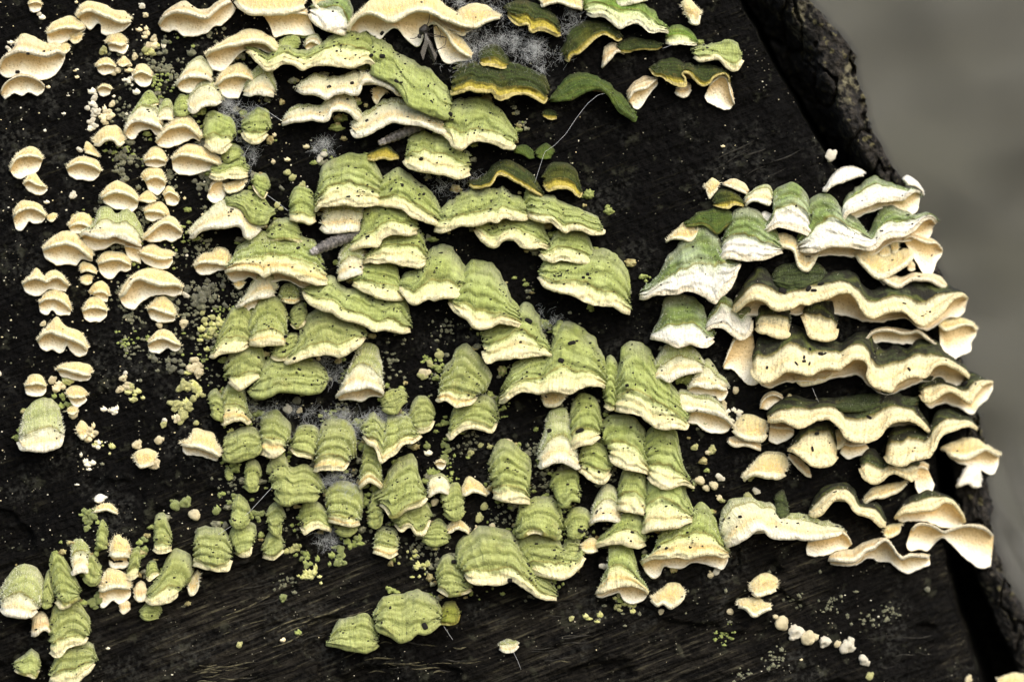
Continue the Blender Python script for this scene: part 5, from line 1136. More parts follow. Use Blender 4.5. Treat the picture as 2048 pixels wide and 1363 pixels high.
def pellets():
    mt = plain_material('black_pellet', (0.004, 0.004, 0.0035), (0.016, 0.014, 0.012), scale=2500, rough=0.6, bump=0.6)
    U = 4000.0 / 1817.0
    L = []
    def T(ox, oy, *pts):
        for (x, y, l, w, an) in pts: L.append((ox + x * U, oy + y * U, l, w, an))
    T(600, 270, (44, 56, 9, 4, 0), (50.5, 30, 7, 2.5, 20), (61.5, 92.5, 9, 5, -5), (83, 49.5, 8, 4, 75), (93, 46, 8, 6, 80), (110, 21.5, 9, 8, 60), (55, 120, 5, 4, 30), (90, 83, 4, 2, 60), (109, 53.5, 4, 2.5, -30))
    T(350, 270, (112, 103, 9, 6, 50), (78, 69, 3, 2, 30))
    T(1040, 760, (54, 45, 18, 9, 30), (70, 120, 9, 2.5, -65), (61, 80, 6, 4, 70), (160.5, 27.3, 6, 2.5, 50), (97.5, 5, 7, 7, 0), (23.5, 15, 6, 4, -40), (55, 63, 8, 6, -40), (27, 46, 9, 8, 0), (78, 59, 8, 4, 70), (103.7, 68, 3, 2.5, -30))
    T(900, 530, (110.5, 71, 17, 8, 28), (71, 51, 16, 10, -25), (101, 87, 12, 10, -30), (125, 8.5, 7, 7, 0), (121, 11.5, 7, 6, 10), (127, 12, 7, 4, -30), (66, 64, 5, 2, 0), (79, 65.5, 5, 3, 60), (89, 71.7, 4, 3, 0))
    T(1260, 530, (124.5, 93.3, 8, 5, 80), (151, 89.5, 10, 4, -60), (158, 84, 9, 5, 70), (158, 87.5, 8, 6, 20), (163, 89.7, 11, 4, 72), (163.5, 76.5, 8, 5, 70), (173, 81, 10, 8, 10), (177, 80.5, 9, 4, 50), (138, 24.5, 16, 14, 0), (162, 22, 14, 10, 60), (167, 23.5, 12, 7, -10), (173.5, 17.5, 14, 7, 20))
    T(1620, 530, (90, 94.7, 11, 5, -75), (85.5, 35, 8, 4, 10), (150.5, 108, 9, 3, 75), (10, 81, 10, 6, 20), (141, 108, 14, 11, 0), (59, 78.5, 7, 5, 50))
    T(1420, 760, (144.5, 33.5, 12, 6, -35), (93.2, 62.5, 12, 5, -80), (97, 48.5, 9, 6, 10), (113.5, 101.5, 9, 3, 20), (137, 111, 12, 8, 70))
    T(800, 1043, (22.3, 95, 15, 11, -70), (100, 53, 10, 9, 0), (116, 39.3, 11, 6, -25), (164, 8, 14, 6, -35), (48.8, 36.2, 10, 9, 0), (52, 63, 5, 3, 60), (124, 20, 7, 4, 0))
    T(600, 0, (74.5, 51.2, 12, 9, 0), (65, 50.5, 8, 7, 20), (61, 65.7, 7, 7, 0), (84.5, 84, 7, 4, -70), (61, 110, 7, 6, 20), (119.5, 92.5, 8, 4, -60), (87.5, 74, 10, 6, -30), (74.8, 30.6, 9, 7, 60), (26.7, 79.5, 9, 7, 30), (47.5, 76, 8, 7, 0), (43, 90.5, 5, 5, 0), (69.5, 103.5, 5, 3, 40), (110.5, 2.5, 6, 4, -20), (136, 104, 9, 9, 0))
    T(400, 530, (76, 79, 8, 5, 30), (86, 85, 7, 6, 50), (87, 53.5, 6, 4, 10), (147, 62, 7, 5, 50), (77, 65, 6, 8, 60), (53, 84, 6, 5, 0), (90, 95, 8, 5, -40), (27, 59.7, 5, 2, 80))
    T(1150, 980, (52, 38, 8, 5, -20), (50.8, 46, 5, 4, 0), (76, 51, 8, 6, 0), (83, 52.5, 7, 5, 30), (150, 24, 8, 6, 0), (5, 37, 13, 7, -20), (147, 33, 5, 3, 60), (20, 19.5, 9, 4, -60))
    T(0, 0, (16, 65.8, 9, 7, 0), (25.5, 48.5, 7, 6, 0))
    base, F = lump('p', 2, 5, (1, 1, 1), 0.07)
    # a rod: stretch the ends of the grain, keep them blunt
    base = np.sign(base) * np.abs(base) ** np.array([0.45, 0.8, 0.8])
    me = make_mesh('black_pellet', base, F, mt)
    for (x, y, l, w, an) in L:
        p, n, on = find(x, y)
        xa = Vector((math.cos(R_(an)), 0, math.sin(R_(an)))); xa = (xa - n * xa.dot(n)).normalized()
        ya = n.cross(xa)
        o = add_obj('black_pellet', me)
        from mathutils import Matrix
        M = Matrix((xa, ya, n)).transposed()
        o.rotation_euler = M.to_euler()
        o.scale = (l * PX * 0.5, w * PX * 0.48, w * PX * 0.42)
        o.location = p + n * (w * PX * 0.2)
        lb = 'black pellet on ' + on if on else 'black pellet on the bare black wood'
        tag(o, ' '.join(lb.split()[:16]), 'pellet', 'black pellets dropped on the brackets')
pellets()

def specks():
    rs = np.random.RandomState(77)
    mt = plain_material('dark_dust', (0.006, 0.006, 0.005), (0.03, 0.026, 0.018), scale=2000, bump=0.2)
    V = []; F = []
    base, bf = lump('s', 0, 9, (1, 1, 1), 0.2)
    for kind, area, P, N in SPECK_SRC:
        dens = {'g': 0.0030, 'o': 0.0028, 'l': 0.0014, 'L': 0.0008, 'W': 0.0007, 'c': 0.0005, 't': 0.0010, 'y2': 0.004}.get(kind, 0.0003)
        n = int(area * dens)
        if n == 0: continue
        # dust gathers in patches
        c = P[rs.randint(len(P), size=max(1, n // 6))]
        for k in range(n):
            if rs.rand() < 0.6:
                q = c[rs.randint(len(c))] + rs.randn(3) * 9 * PX
                i = int(np.argmin(((P - q) ** 2).sum(1)))
            else: i = rs.randint(len(P))
            r = rs.uniform(0.8, 2.3) * PX
            sc = np.array([rs.uniform(.7, 1.7), 0.8, rs.uniform(.7, 1.5)])
            off = len(V) * len(base)
            V.append(base * sc * r + P[i] + N[i] * r * 0.4)
            F.append(bf + off)
    o = add_obj('dark_specks', make_mesh('dark_specks', np.concatenate(V), np.concatenate(F), mt, smooth=False))
    tag(o, 'fine dark dust specks scattered over the bracket caps', 'dust', kind='stuff')
specks()

def bud_where(x, y):
    for ok, ph in [(y > 1225 and x > 1500, 'in the chain trailing over dark wood below the wavy shelves'), (x > 1150 and y > 1100, 'on dark wood beside the three-fingered cream claw'),
                   (x > 1350 and y > 700, 'in the dark pocket left of the plump undulating shelf'), (x > 1350, 'at the edge of the bark above the white awning'), (x < 240 and y < 280, 'beside the small round cream cups'),
                   (x < 480 and y < 280, 'below the long ochre honeycomb underside'), (x < 300 and y < 560, 'between the fuzzy cream hoods'), (x < 480 and y < 460, 'around the hollow wide cream hood'), (x < 480 and y < 700, 'in the crust left of the wide scalloped green bracket'),
                   (x < 250 and y < 960, 'near the lone beehive-shaped green bracket'), (x < 480 and y < 960, 'left of the green bracket with the pointed cream beak'), (x < 420, 'among the small brackets around the cream tent'),
                   (x < 770 and y > 1065, 'on grained wood below the green rows'), (x < 720 and y < 480, 'on black wood near the second grub'), (y < 860, 'on black wood around the skirt-shaped fan')]:
        if ok: return ph
    return 'between the green brackets of the lower rows'

def buds():
    rs = np.random.RandomState(21)
    cols = {'white': ((0.72, 0.67, 0.50), (0.84, 0.80, 0.66)), 'cream': ((0.66, 0.56, 0.30), (0.82, 0.74, 0.50)),
            'yellow': ((0.34, 0.36, 0.10), (0.62, 0.60, 0.28)), 'grey': ((0.085, 0.09, 0.055), (0.19, 0.19, 0.12)), 'green': ((0.16, 0.20, 0.05), (0.33, 0.38, 0.12))}
    mats = {k: plain_material('bud_' + k, a, b, scale=1300, rough=0.9, bump=0.8, dist=0.0005, sheen=0.2) for k, (a, b) in cols.items()}
    meshes = {}
    for k in cols:
        meshes[k] = []
        for q in range(6):
            r5 = np.random.RandomState(90 + q)
            VV_ = []; FF_ = []
            for e in range(2 + q % 4):
                Va, Fa = lump('bud', 2 if e == 0 else 1, 40 + q * 7 + e, (1, 0.8, 0.8 + 0.1 * (q % 4)), 0.24)
                sc = 0.85 if e == 0 else r5.uniform(0.3, 0.62)
                off = np.array([0, 0, 0]) if e == 0 else np.array([r5.uniform(-.85, .85), r5.uniform(-.2, .2), r5.uniform(-.85, .85)])
                FF_.append(Fa + sum(len(x) for x in VV_)); VV_.append(Va * sc + off)
            Vb = np.concatenate(VV_); Fb = np.concatenate(FF_)
            # a dimple on the side that faces outward
            dd = np.exp(-((Vb[:, 0] ** 2 + (Vb[:, 2] + 0.25) ** 2) / 0.12)) * (Vb[:, 1] < 0)
            if q % 2: Vb[:, 1] += 0.55 * dd
            meshes[k].append(make_mesh('fungus_bud', Vb, Fb, mats[k]))
    big = []; small = []
    def add(c, x, y, r):
        (big if r >= 4.3 else small).append((c, x, y, r))
    for c, x, y, r in [('cream', 1565, 1245, 20), ('white', 1590, 1263, 18), ('cream', 1615, 1275, 17), ('white', 1648, 1283, 13), ('white', 1697, 1293, 16), ('cream', 1673, 1287, 8), ('white', 1728, 1321, 14),
                       ('white', 1660, 312, 13), ('white', 147, 391, 8), ('white', 93, 404, 5), ('cream', 87, 648, 6), ('cream', 319, 650, 8), ('white', 251, 745, 6), ('cream', 103, 760, 9),
                       ('white', 371, 590, 8), ('cream', 366, 647, 10), ('cream', 146, 828, 11), ('white', 159, 300, 7), ('yellow', 208, 103, 9), ('white', 327, 91, 5), ('white', 285, 12, 8), ('cream', 292, 30, 7),
                       ('white', 16, 97, 6), ('white', 21, 85, 5), ('white', 79, 28, 6), ('white', 84, 35, 5), ('white', 20, 102, 5), ('cream', 310, 930, 11), ('cream', 317, 880, 10), ('cream', 275, 890, 10), ('yellow', 326, 848, 8), ('white', 328, 840, 6),
                       ('cream', 390, 1028, 15), ('green', 352, 1010, 14), ('green', 372, 1006, 12), ('cream', 1321, 1222, 7), ('cream', 1460, 1222, 9), ('white', 1207, 1132, 9), ('cream', 1422, 1150, 9), ('white', 1432, 1143, 8),
                       ('green', 565, 1195, 9), ('green', 596, 1264, 5), ('yellow', 478, 1289, 7), ('green', 303, 1224, 10), ('cream', 1938, 1358, 8), ('yellow', 1738, 1352, 9), ('grey', 1855, 1178, 8),
                       ('yellow', 1425, 900, 9), ('cream', 1418, 905, 8), ('yellow', 1390, 895, 7), ('white', 1440, 955, 10), ('cream', 1428, 970, 11), ('cream', 1400, 960, 12), ('cream', 1413, 975, 9),
                       ('cream', 850, 745, 12), ('yellow', 860, 728, 9), ('yellow', 845, 752, 11), ('yellow', 880, 710, 12), ('green', 855, 892, 9), ('white', 856, 905, 5), ('cream', 868, 1003, 9), ('yellow', 967, 1012, 9), ('yellow', 960, 1035, 9), ('cream', 955, 1058, 8), ('cream', 985, 1050, 7),
                       ('cream', 565, 1278, 4), ('yellow', 960, 890, 6), ('yellow', 940, 905, 8), ('cream', 1018, 882, 7), ('yellow', 980, 893, 7), ('yellow', 560, 855, 7), ('cream', 600, 821, 6), ('white', 577, 818, 11), ('grey', 595, 800, 10),
                       ('yellow', 575, 345, 9), ('yellow', 583, 355, 8), ('yellow', 605, 372, 8), ('yellow', 553, 410, 7), ('yellow', 562, 417, 6), ('grey', 563, 377, 6), ('white', 648, 308, 8), ('white', 640, 318, 7), ('cream', 612, 293, 5), ('cream', 547, 324, 6), ('cream', 574, 319, 5),
                       ('yellow', 1500, 950, 12), ('white', 1513, 982, 9), ('yellow', 1494, 992, 10), ('cream', 1440, 995, 9), ('yellow', 1442, 1000, 8)]:
        add(c, x, y, r)
    for c, x, y, rx, ry, n, a, b in [('white', 187, 225, 10, 34, 16, 3, 8), ('cream', 212, 228, 18, 16, 10, 4, 9), ('white', 255, 165, 14, 12, 8, 2, 5), ('cream', 300, 70, 18, 18, 9, 4, 8), ('yellow', 305, 100, 14, 12, 8, 3, 8), ('cream', 250, 130, 22, 16, 8, 5, 9),
                                     ('cream', 392, 738, 14, 20, 16, 5, 10), ('yellow', 380, 775, 16, 24, 20, 4, 9), ('yellow', 366, 818, 26, 22, 26, 4, 9), ('cream', 352, 840, 8, 12, 6, 4, 8), ('yellow', 280, 785, 16, 16, 8, 4, 9), ('cream', 255, 770, 18, 14, 9, 4, 8), ('white', 225, 818, 16, 5, 8, 3, 6),
                                     ('grey', 408, 590, 30, 26, 34, 4, 9), ('yellow', 418, 660, 16, 22, 22, 4, 8), ('grey', 345, 730, 24, 22, 14, 4, 8), ('grey', 355, 610, 26, 22, 14, 3, 7), ('grey', 420, 350, 36, 44, 44, 3, 8), ('grey', 245, 330, 18, 40, 24, 3, 7), ('grey', 330, 120, 50, 44, 50, 2, 6), ('grey', 210, 410, 22, 14, 8, 4, 8),
                                     ('cream', 120, 770, 10, 8, 4, 3, 6), ('yellow', 135, 762, 8, 5, 5, 3, 6), ('green', 125, 800, 12, 10, 8, 3, 7), ('cream', 180, 865, 10, 14, 8, 4, 8), ('white', 172, 925, 9, 12, 9, 3, 5), ('white', 195, 888, 8, 5, 5, 2, 5), ('yellow', 210, 890, 22, 14, 8, 2, 4),
                                     ('green', 610, 1115, 22, 12, 10, 3, 7), ('yellow', 622, 1148, 24, 14, 16, 3, 6), ('green', 680, 1120, 14, 22, 12, 4, 9), ('green', 705, 1085, 24, 16, 10, 3, 7), ('yellow', 590, 1092, 12, 9, 7, 4, 7), ('green', 450, 1000, 20, 30, 8, 4, 9), ('green', 520, 1030, 20, 14, 6, 4, 9),
                                     ('green', 175, 1040, 14, 26, 14, 4, 9), ('green', 190, 1200, 12, 14, 12, 5, 10), ('green', 290, 1100, 14, 16, 8, 4, 9), ('yellow', 1225, 1205, 40, 16, 9, 3, 7), ('grey', 1300, 1235, 120, 30, 10, 2, 4), ('grey', 1520, 1200, 120, 60, 12, 2, 4), ('yellow', 1170, 1240, 40, 14, 5, 4, 7), ('green', 895, 900, 18, 22, 14, 3, 8), ('green', 870, 945, 12, 8, 8, 3, 6), ('yellow', 840, 1130, 30, 30, 22, 2, 5),
                                     ('white', 1462, 830, 18, 18, 9, 3, 7), ('cream', 1450, 790, 20, 22, 7, 4, 8), ('green', 505, 945, 10, 16, 6, 4, 8), ('green', 735, 1000, 12, 10, 5, 4, 8), ('grey', 475, 1050, 20, 20, 6, 4, 7),
                                     ('yellow', 465, 860, 8, 6, 3, 3, 5)]:
        for k in range(n):
            q = rs.randn(2) * 0.62
            add(c, x + q[0] * rx, y + q[1] * ry, rs.uniform(a, b))
    big.sort(key=lambda t: -t[3])
    small += big[290:]; big = big[:290]
    for i, (c, x, y, r) in enumerate(big):
        on_bark = x > np.interp(y, *BIN)
        o = add_obj('fungus_bud', meshes[c][i % 6])
        hh = 0.0 if on_bark else float(wood_height(np.array([x]), np.array([y]))[0])
        o.location = tuple(place(x, y, hh + r * 0.35))
        o.rotation_euler = (rs.uniform(-.4, .4), rs.uniform(-.5, .5), rs.uniform(-.4, .4))
        o.scale = (r * PX,) * 3
        l_ = {'grey': 'dull grey', 'yellow': 'pale yellow-green'}.get(c, c) + ' fungus bud ' + bud_where(x, y); g_ = c + ' fungus buds on the stump'
        if on_bark: l_ = 'grain-like ' + ('white' if c == 'white' else 'yellowish' if c in ('yellow', 'cream') else 'grey') + ' bud on the cracked bark'; g_ = l_ + 's'
        tag(o, l_, 'bud', g_)
    for k in range(900):     # spore dust over the left of the face
        x, y = rs.uniform(0, 640), rs.uniform(0, 1100)
        if rs.rand() < 0.35: x, y = rs.uniform(0, 1800), rs.uniform(0, 1360)
        small.append((['white', 'grey', 'cream'][rs.randint(3)], x, y, rs.uniform(0.5, 1.5) + (rs.rand() < 0.06) * 1.6))
    for k in range(170):     # crusts of minute buds among the brackets
        cx, cy = (rs.uniform(230, 520), rs.uniform(60, 760)) if rs.rand() < 0.4 else (rs.uniform(430, 1250), rs.uniform(640, 1180)) if rs.rand() < 0.93 else (rs.uniform(1150, 1800), rs.uniform(1150, 1350))
        cc = ['grey', 'grey', 'grey', 'grey', 'green'][rs.randint(5)]
        for q in range(rs.randint(8, 34)):
            w = rs.randn(2) * rs.uniform(6, 20)
            small.append((cc, cx + w[0], cy + w[1], rs.uniform(0.9, 3.4)))
    base, bf = lump('g', 1, 3, (1, 1, 1), 0.32)
    for c in cols:
        V = []; F = []
        for (cc, x, y, r) in small:
            if cc != c or x > np.interp(y, *EDGE) - 3: continue
            hh = float(wood_height(np.array([x]), np.array([y]))[0])
            F.append(bf + len(V) * len(base)); V.append(base * np.array([rs.uniform(.6, 1.5), 0.7, rs.uniform(.6, 1.4)]) * r * PX + place(x, y, hh + 0.2 * r))
        if V:
            o = add_obj('fungus_grains', make_mesh('fungus_grains', np.concatenate(V), np.concatenate(F), mats[c]))
            tag(o, {'white': 'white', 'cream': 'cream', 'yellow': 'yellow-green', 'grey': 'grey', 'green': 'green'}[c] + ' spore grains dusted over the black wood', 'grains', kind='stuff')
buds()

def crust():
    rs = np.random.RandomState(12)
    V = {0: [], 1: [], 2: []}; F = {0: [], 1: [], 2: []}
    shells = []
    for q in range(5):
        Va, Fa = lump('shell', 2, 300 + q, (1, 0.75, 0.8), 0.3)
        Va[:, 1] -= 0.35 * np.cos(Va[:, 2] * 7) * 0.3          # faint tiers
        shells.append((Va, Fa))
    for kind, area, P, N in SPECK_SRC:
        if kind not in ('g', 'o', 'l', 'y2'): continue
        c = P.mean(0); ext = np.ptp(P, axis=0) / 2
        for k in range(int(np.clip(area / 900, 1, 6))):
            a = rs.uniform(0, 6.28)
            x = c[0] + math.cos(a) * (ext[0] + 4 * PX) * rs.uniform(0.9, 1.2); z = c[2] + math.sin(a) * (ext[2] + 5 * PX) * rs.uniform(0.9, 1.15)
            px, py = 1024 + x / PX, 681.5 - (z - ZC) / PX
            if px > np.interp(py, *EDGE) - 20 or px > 1420 or py > 1215: continue
            for e in range(rs.randint(1, 5)):
                r = rs.uniform(3, 10) * (0.6 if e else 1)
                qx, qy = px + rs.randn() * 8 * (e > 0), py + rs.randn() * 8 * (e > 0)
                hh = float(wood_height(np.array([qx]), np.array([qy]))[0])
                Va, Fa = shells[rs.randint(5)]
                col = rs.choice(3, p=[0.5, 0.3, 0.2])
                n0 = sum(len(v) for v in V[col])
                V[col].append(Va * np.array([rs.uniform(.7, 1.4), 0.9, rs.uniform(.6, 1.2)]) * r * PX + place(qx, qy, hh + 0.25 * r)); F[col].append(Fa + n0)
    for col, (nm, a, b) in enumerate([('crust_green', (0.13, 0.16, 0.045), (0.33, 0.37, 0.13)), ('crust_grey', (0.09, 0.09, 0.06), (0.26, 0.26, 0.17)), ('crust_tan', (0.20, 0.15, 0.06), (0.40, 0.37, 0.18))]):
        mt = plain_material(nm, a, b, scale=900, rough=0.9, bump=0.9, dist=0.0008)
        o = add_obj('fungus_crust', make_mesh('fungus_crust', np.concatenate(V[col]), np.concatenate(F[col]), mt))
        tag(o, ['knobbly green', 'dusty grey', 'tan withered'][col] + ' crust of old bracket stubs between the green brackets', 'crust', kind='stuff')
crust()

# ---------------------------------------------------------------- mycelium fuzz and silk threads
def fuzz_patches():
    rs = np.random.RandomState(8)
    m = NT('mycelium'); m.base((0.42, 0.44, 0.44)); m.b.inputs['Roughness'].default_value = 1.0
    spots = [(1000, 45, 55, 40, 1500, 30, 'around the stepped yellow lip'), (1062, 92, 36, 22, 900, 20, 'beside the wide olive bracket'), (945, 72, 34, 26, 700, 20, 'behind the biggest cream arch'),
             (472, 218, 40, 22, 800, 14, 'under the pore-lined arch'), (486, 322, 22, 30, 300, 14, 'beside the plain light green pad'),
             (695, 835, 36, 20, 900, 16, 'crowning the green barrel with orange lip'), (690, 968, 30, 16, 700, 30, 'crowning the bracket with the white fuzzy head'), (745, 845, 22, 18, 400, 18, 'crowning the two-humped dusty bracket'), (795, 838, 24, 16, 400, 18, 'between the humps of the dusty bracket'),
             (560, 825, 30, 14, 450, 12, 'above the ribbed slab'), (618, 862, 30, 16, 400, 12, 'around the tan-green crumpled bracket'), (642, 290, 15, 12, 300, 8, 'on bare wood above the second grub'), (1128, 55, 24, 26, 300, 14, 'on the arched dark green bracket'),
             (655, 1080, 18, 12, 300, 8, 'on the wood below the green rows'), (915, 365, 36, 26, 350, 10, 'in the dark centre'), (660, 745, 26, 22, 300, 8, 'beside the broad yellow-green slab'),
             (425, 300, 20, 20, 200, 10, 'next to the hollow wide hood'), (1090, 650, 24, 20, 200, 10, 'near the dull green knob')]
    for (x, y, rx, ry, n, dmax, where) in spots:
        cl = rs.randn(9, 2) * 0.75
        V = []; F = []
        for k in range(int(n * 0.8)):
            c = cl[rs.randint(9)] + rs.randn(2) * 0.24 * rs.rand()*2
            p = np.array([x + c[0] * rx, y + c[1] * ry, rs.uniform(0, dmax)])
            dr = rs.randn(3) * np.array([1, 1, 0.5]); dr /= np.linalg.norm(dr)
            L = rs.uniform(5, 20); cv_ = rs.randn(3) * 0.7
            pts = []
            for i in range(6):
                pts.append(p.copy()); p = p + dr * L / 4; dr = dr + cv_; dr /= np.linalg.norm(dr)
            pts = np.array(pts)
            Wp = place(pts[:, 0], pts[:, 1], np.maximum(pts[:, 2], 0.5))
            wv = np.cross(Wp[-1] - Wp[0], np.array([0, 1.0, 0])); wv /= np.linalg.norm(wv) + 1e-12
            hw = 0.085 * PX
            b = len(V)
            for q in Wp: V.append(q - wv * hw); V.append(q + wv * hw)
            for i in range(5): F.append((b + 2 * i, b + 2 * i + 1, b + 2 * i + 3, b + 2 * i + 2))
        o = add_obj('mycelium_fuzz', make_mesh('mycelium_fuzz', V, np.array(F), m.m, smooth=False))
        tag(o, 'wispy grey-white mycelium fuzz ' + where, 'fuzz', 'mycelium fuzz patches', kind='stuff')
    sm = NT('silk'); sm.base((0.7, 0.72, 0.75)); sm.b.inputs['Roughness'].default_value = 0.4
    U = 4000.0 / 1817.0
    threads = [(900, 0, [(146, 84, 40), (135, 86, 44), (125, 94, 46), (115, 107, 44), (105, 122, 40), (95, 132, 34), (86, 138, 26), (77, 166, 20)], 'long silk thread curving down from the lip-less dark green arch'),
               (350, 780, [(89, 87, 26), (78, 99, 30), (67, 111, 30), (50, 124, 26), (31, 136, 20)], 'silk thread stretched from the double-humped bracket to the mossy cushion'),
               (350, 270, [(69, 8, 24), (65, 14, 22), (62, 20, 18)], 'short silk thread below the shell-shaped bracket'),
               (350, 270, [(83, 54, 22), (93, 61, 20), (103, 69, 18)], 'silk thread beside the narrow yellow-green bracket'),
               (800, 1043, [(94, 107, 14), (102, 116, 20), (107, 126, 14), (110, 134, 6)], 'silk thread crossing the small lone cream chip'),
               (800, 1043, [(40, 95, 20), (44, 101, 14), (48, 107, 8)], 'short silk thread below the acid yellow-green corner piece'),
               (300, 0, [(96, 95, 14), (108, 102, 16), (120, 110, 20)], 'silk thread reaching from the cobweb fuzz to a flat cream lip'),
               (1200, 0, [(57, 44, 30), (65, 41, 34)], 'fine silk thread between two flat green brackets'),
               (1420, 760, [(93, 7, 40), (96, 14, 42), (99, 20, 30)], 'fine silk thread above the plump undulating shelf')]
    for ox, oy, P, lb in threads:
        pts = np.array([(ox + a * U, oy + b * U, c) for a, b, c in P])
        t = np.linspace(0, len(pts) - 1, len(pts) * 5)
        pts = np.stack([np.interp(t, np.arange(len(pts)), pts[:, k]) for k in range(3)], -1)
        Wp = place(pts[:, 0], pts[:, 1], pts[:, 2])
        V, F = tube(Wp, [0.24 * PX] * len(Wp), 5)
        V = np.array(V); c0 = Wp[0].copy()
        o = add_obj('silk_thread', make_mesh('silk_thread', V - c0, F, sm.m), None, tuple(c0))
        tag(o, lb, 'thread', 'silk threads across the stump')
fuzz_patches()

# ---------------------------------------------------------------- grubs and the gnat
def grub(P, rad, label, tip):
    root = empty('grub', tuple(place(*P[-1])))
    tag(root, label, 'grub', 'grey grubs between the brackets')
    pts = np.array(P, float); t = np.linspace(0, len(pts) - 1, 90)
    q = np.stack([np.interp(t, np.arange(len(pts)), pts[:, k]) for k in range(3)], -1)
    for k in range(3): q[:, k] = smooth1(q[:, k], 15)
    Wp = place(q[:, 0], q[:, 1], q[:, 2])
    u = np.linspace(0, 1, 90)
    r = rad * (0.62 + 0.38 * sstep(0, 0.35, u)) * np.sqrt(np.clip(1 - (1 - np.clip(u / 0.06, 0, 1)) ** 2, 0.05, 1)) * (1 + 0.075 * np.sin(u * 2 * math.pi * 13))
    V, F = tube(Wp, r * PX, 16)
    V = np.array(V); rs = np.random.RandomState(4); V += rs.randn(*V.shape) * 0.35 * PX
    mt = plain_material('grub_skin', (0.035, 0.032, 0.030), (0.15, 0.14, 0.13), scale=1400, rough=0.5, spec=0.4, bump=0.7)
    c0 = np.array(place(*P[-1]))
    F1 = [f for f in F if max(f) < 16 * 16]; F2 = [f for f in F if max(f) >= 16 * 16 and len(f) == 4] + [F[-1]]
    mt2 = plain_material('grub_head', (0.14, 0.13, 0.12), (0.42, 0.40, 0.38), scale=1800, rough=0.5, spec=0.4, bump=0.7)
    F1 = [f for f in F[:-2] if max(f) < 16 * 14] + [F[-2]]
    F2 = [f for f in F[:-2] if max(f) >= 16 * 14] + [F[-1]]
    for nm, FF, mm in (('head', F1, mt2), ('body', F2, mt)):
        ids = sorted({i for f in FF for i in f}); mp = {a: b for b, a in enumerate(ids)}
        add_obj(nm, make_mesh(nm, V[ids] - c0, [tuple(mp[i] for i in f) for f in FF], mm), root)
U_ = 4000.0 / 1817.0
grub([(600 + 70 * U_, 131 * U_, 16), (600 + 84 * U_, 125 * U_, 18), (600 + 98 * U_, 119 * U_, 16), (600 + 114 * U_, 112 * U_, 8), (600 + 122 * U_, 108 * U_, 2)], 10, 'dark ringed grub lying under the broad pale shelf', 0)
grub([(600 + 8 * U_, 270 + 108 * U_, 44), (600 + 22 * U_, 270 + 101 * U_, 40), (600 + 36 * U_, 270 + 95 * U_, 26), (600 + 52 * U_, 270 + 89 * U_, 10), (600 + 60 * U_, 270 + 86 * U_, 0)], 12, 'grey grub with a pale granular head resting on the wide scalloped bracket', 0)

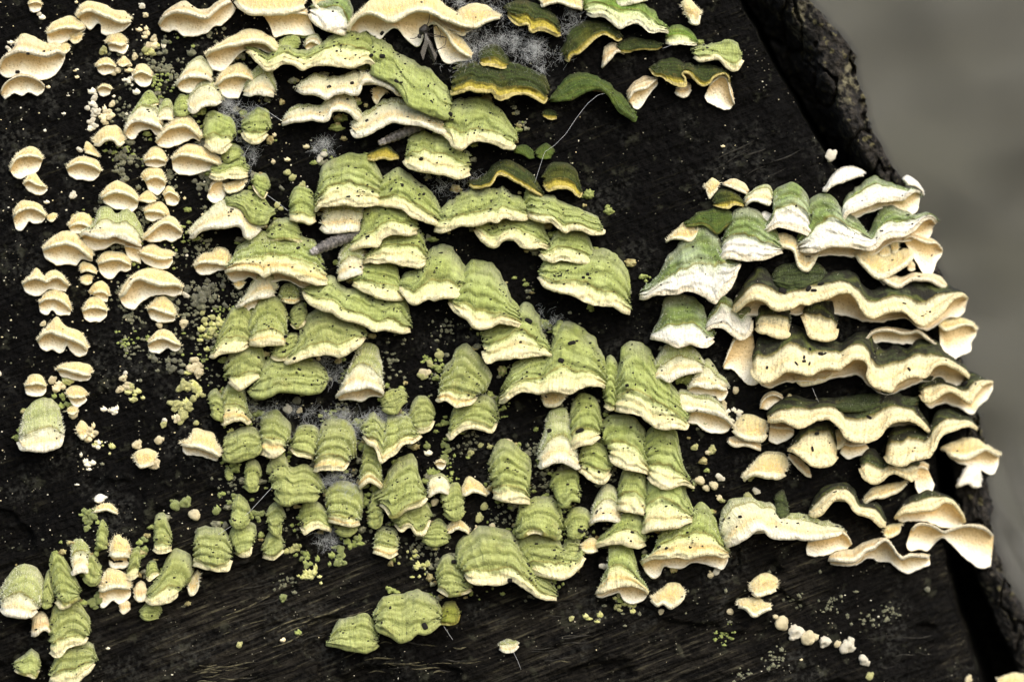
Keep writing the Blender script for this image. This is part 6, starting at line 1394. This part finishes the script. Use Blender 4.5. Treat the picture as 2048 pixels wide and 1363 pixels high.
def gnat():
    D0 = 34
    def pt(x, y, d): return np.array(place(600 + x * U_, y * U_, d))
    c0 = pt(113, 31, D0)
    root = empty('gnat', tuple(c0))
    tag(root, 'slender dark gnat with long thin legs under the biggest cream arch', 'insect')
    dark = plain_material('gnat_body', (0.006, 0.006, 0.006), (0.03, 0.027, 0.024), scale=2500, rough=0.5, spec=0.4)
    leg = plain_material('gnat_leg', (0.02, 0.017, 0.014), (0.04, 0.034, 0.028), bump=0)
    w = NT('gnat_wing'); w.base((0.16, 0.15, 0.13)); w.b.inputs['Roughness'].default_value = 0.25; w.b.inputs['Alpha'].default_value = 0.45
    def part(nm, P, R, mt, seg=8):
        P = np.array(P); t = np.linspace(0, len(P) - 1, len(P) * 4)
        q = np.stack([np.interp(t, np.arange(len(P)), P[:, k]) for k in range(3)], -1)
        r = np.interp(t, np.arange(len(P)), R) * PX
        V, F = tube(q, r, seg)
        return add_obj(nm, make_mesh(nm, np.array(V) - c0, F, mt), root)
    th = part('thorax', [pt(109, 32, D0), pt(111, 28, D0 + 3), pt(114, 26, D0 + 2), pt(117, 27, D0)], [2, 8, 9, 3], dark, 10)
    part('head', [pt(107, 34, D0 - 1), pt(108.5, 33, D0), pt(110, 31.5, D0)], [2, 5.5, 2], dark, 8)
    part('abdomen', [pt(114, 30, D0), pt(116, 38, D0), pt(119, 46, D0 - 3), pt(121, 52, D0 - 6), pt(122, 57, D0 - 8)], [5, 5.5, 5, 4, 1.2], dark, 8)
    for s, tipx in ((0, 124), (1, 113)):
        P = [pt(113.5, 29, D0 + 6), pt(115 - 1.6 * s, 36, D0 + 8), pt(tipx - 3.5, 48, D0 + 6), pt(tipx - 1, 55, D0 + 4), pt(tipx + 0.5, 50, D0 + 5), pt(118.5 - 1.5 * s, 38, D0 + 8)]
        V = np.array(P + [p + np.array([0, 0.3 * PX, 0]) for p in P])
        F = [(0, 1, 2, 3, 4, 5), (11, 10, 9, 8, 7, 6)] + [(i, i + 6, (i + 1) % 6 + 6, (i + 1) % 6) for i in range(6)]
        add_obj('wing', make_mesh('wing', V - c0, F, w.m, smooth=False), root)
    legs = [[(115, 28), (124, 23), (128, 30), (127, 36)], [(115, 30), (133, 34), (132, 41), (126, 45), (123, 47)], [(115, 31), (120, 40), (122, 46), (132, 43)],
            [(112, 28), (117, 20), (118, 13)], [(111, 31), (104, 35), (100, 35)], [(114, 29), (119, 33), (131, 34)]]
    for L in legs:
        part('leg', [pt(x, y, D0 + (8 if 0 < i < len(L) - 1 else 0) - (6 if i == len(L) - 1 else 0)) for i, (x, y) in enumerate(L)], [0.9, 0.8, 0.6, 0.5, 0.4][:len(L)], leg, 5)
gnat()

# ---------------------------------------------------------------- dry grass at the foot of the bark
def grass():
    rs = random.Random(4)
    mt = plain_material('dry_grass', (0.10, 0.098, 0.09), (0.17, 0.167, 0.155), scale=60, bump=0)
    for (x, y, an, L, yy) in [(2035, 1130, -62, 330, 0.16), (2062, 1100, -52, 380, 0.2), (2030, 1230, -50, 300, 0.14), (2085, 1030, -66, 360, 0.24), (2110, 1190, -58, 420, 0.18)]:
        n = 9; V = []; F = []
        for i in range(n):
            t = i / (n - 1) - 0.5
            k = (DIST + yy) / DIST
            X = (x + math.cos(R_(an)) * t * L - 1024) * PX * k; Z = ZC + (681.5 - (y - math.sin(R_(an)) * t * L)) * PX * k
            wv = 9 * PX * (1 - abs(2 * t) ** 2 * 0.8)
            yq = yy + 0.02 * math.cos(t * 3)
            for (dx, dy) in ((-wv, 0), (0, -0.0012), (wv, 0), (0, 0.0006)): V.append((X + dx, yq + dy, Z + dx * 0.5))
        for i in range(n - 1):
            for k2 in range(4):
                F.append((4 * i + k2, 4 * i + (k2 + 1) % 4, 4 * i + 4 + (k2 + 1) % 4, 4 * i + 4 + k2))
        F += [(3, 2, 1, 0), tuple(4 * (n - 1) + q for q in range(4))]
        o = add_obj('grass_blade', make_mesh('grass_blade', V, F, mt))
        tag(o, 'blurred dry grey grass blade leaning behind the bark', 'grass', 'dry grass blades behind the bark')
grass()
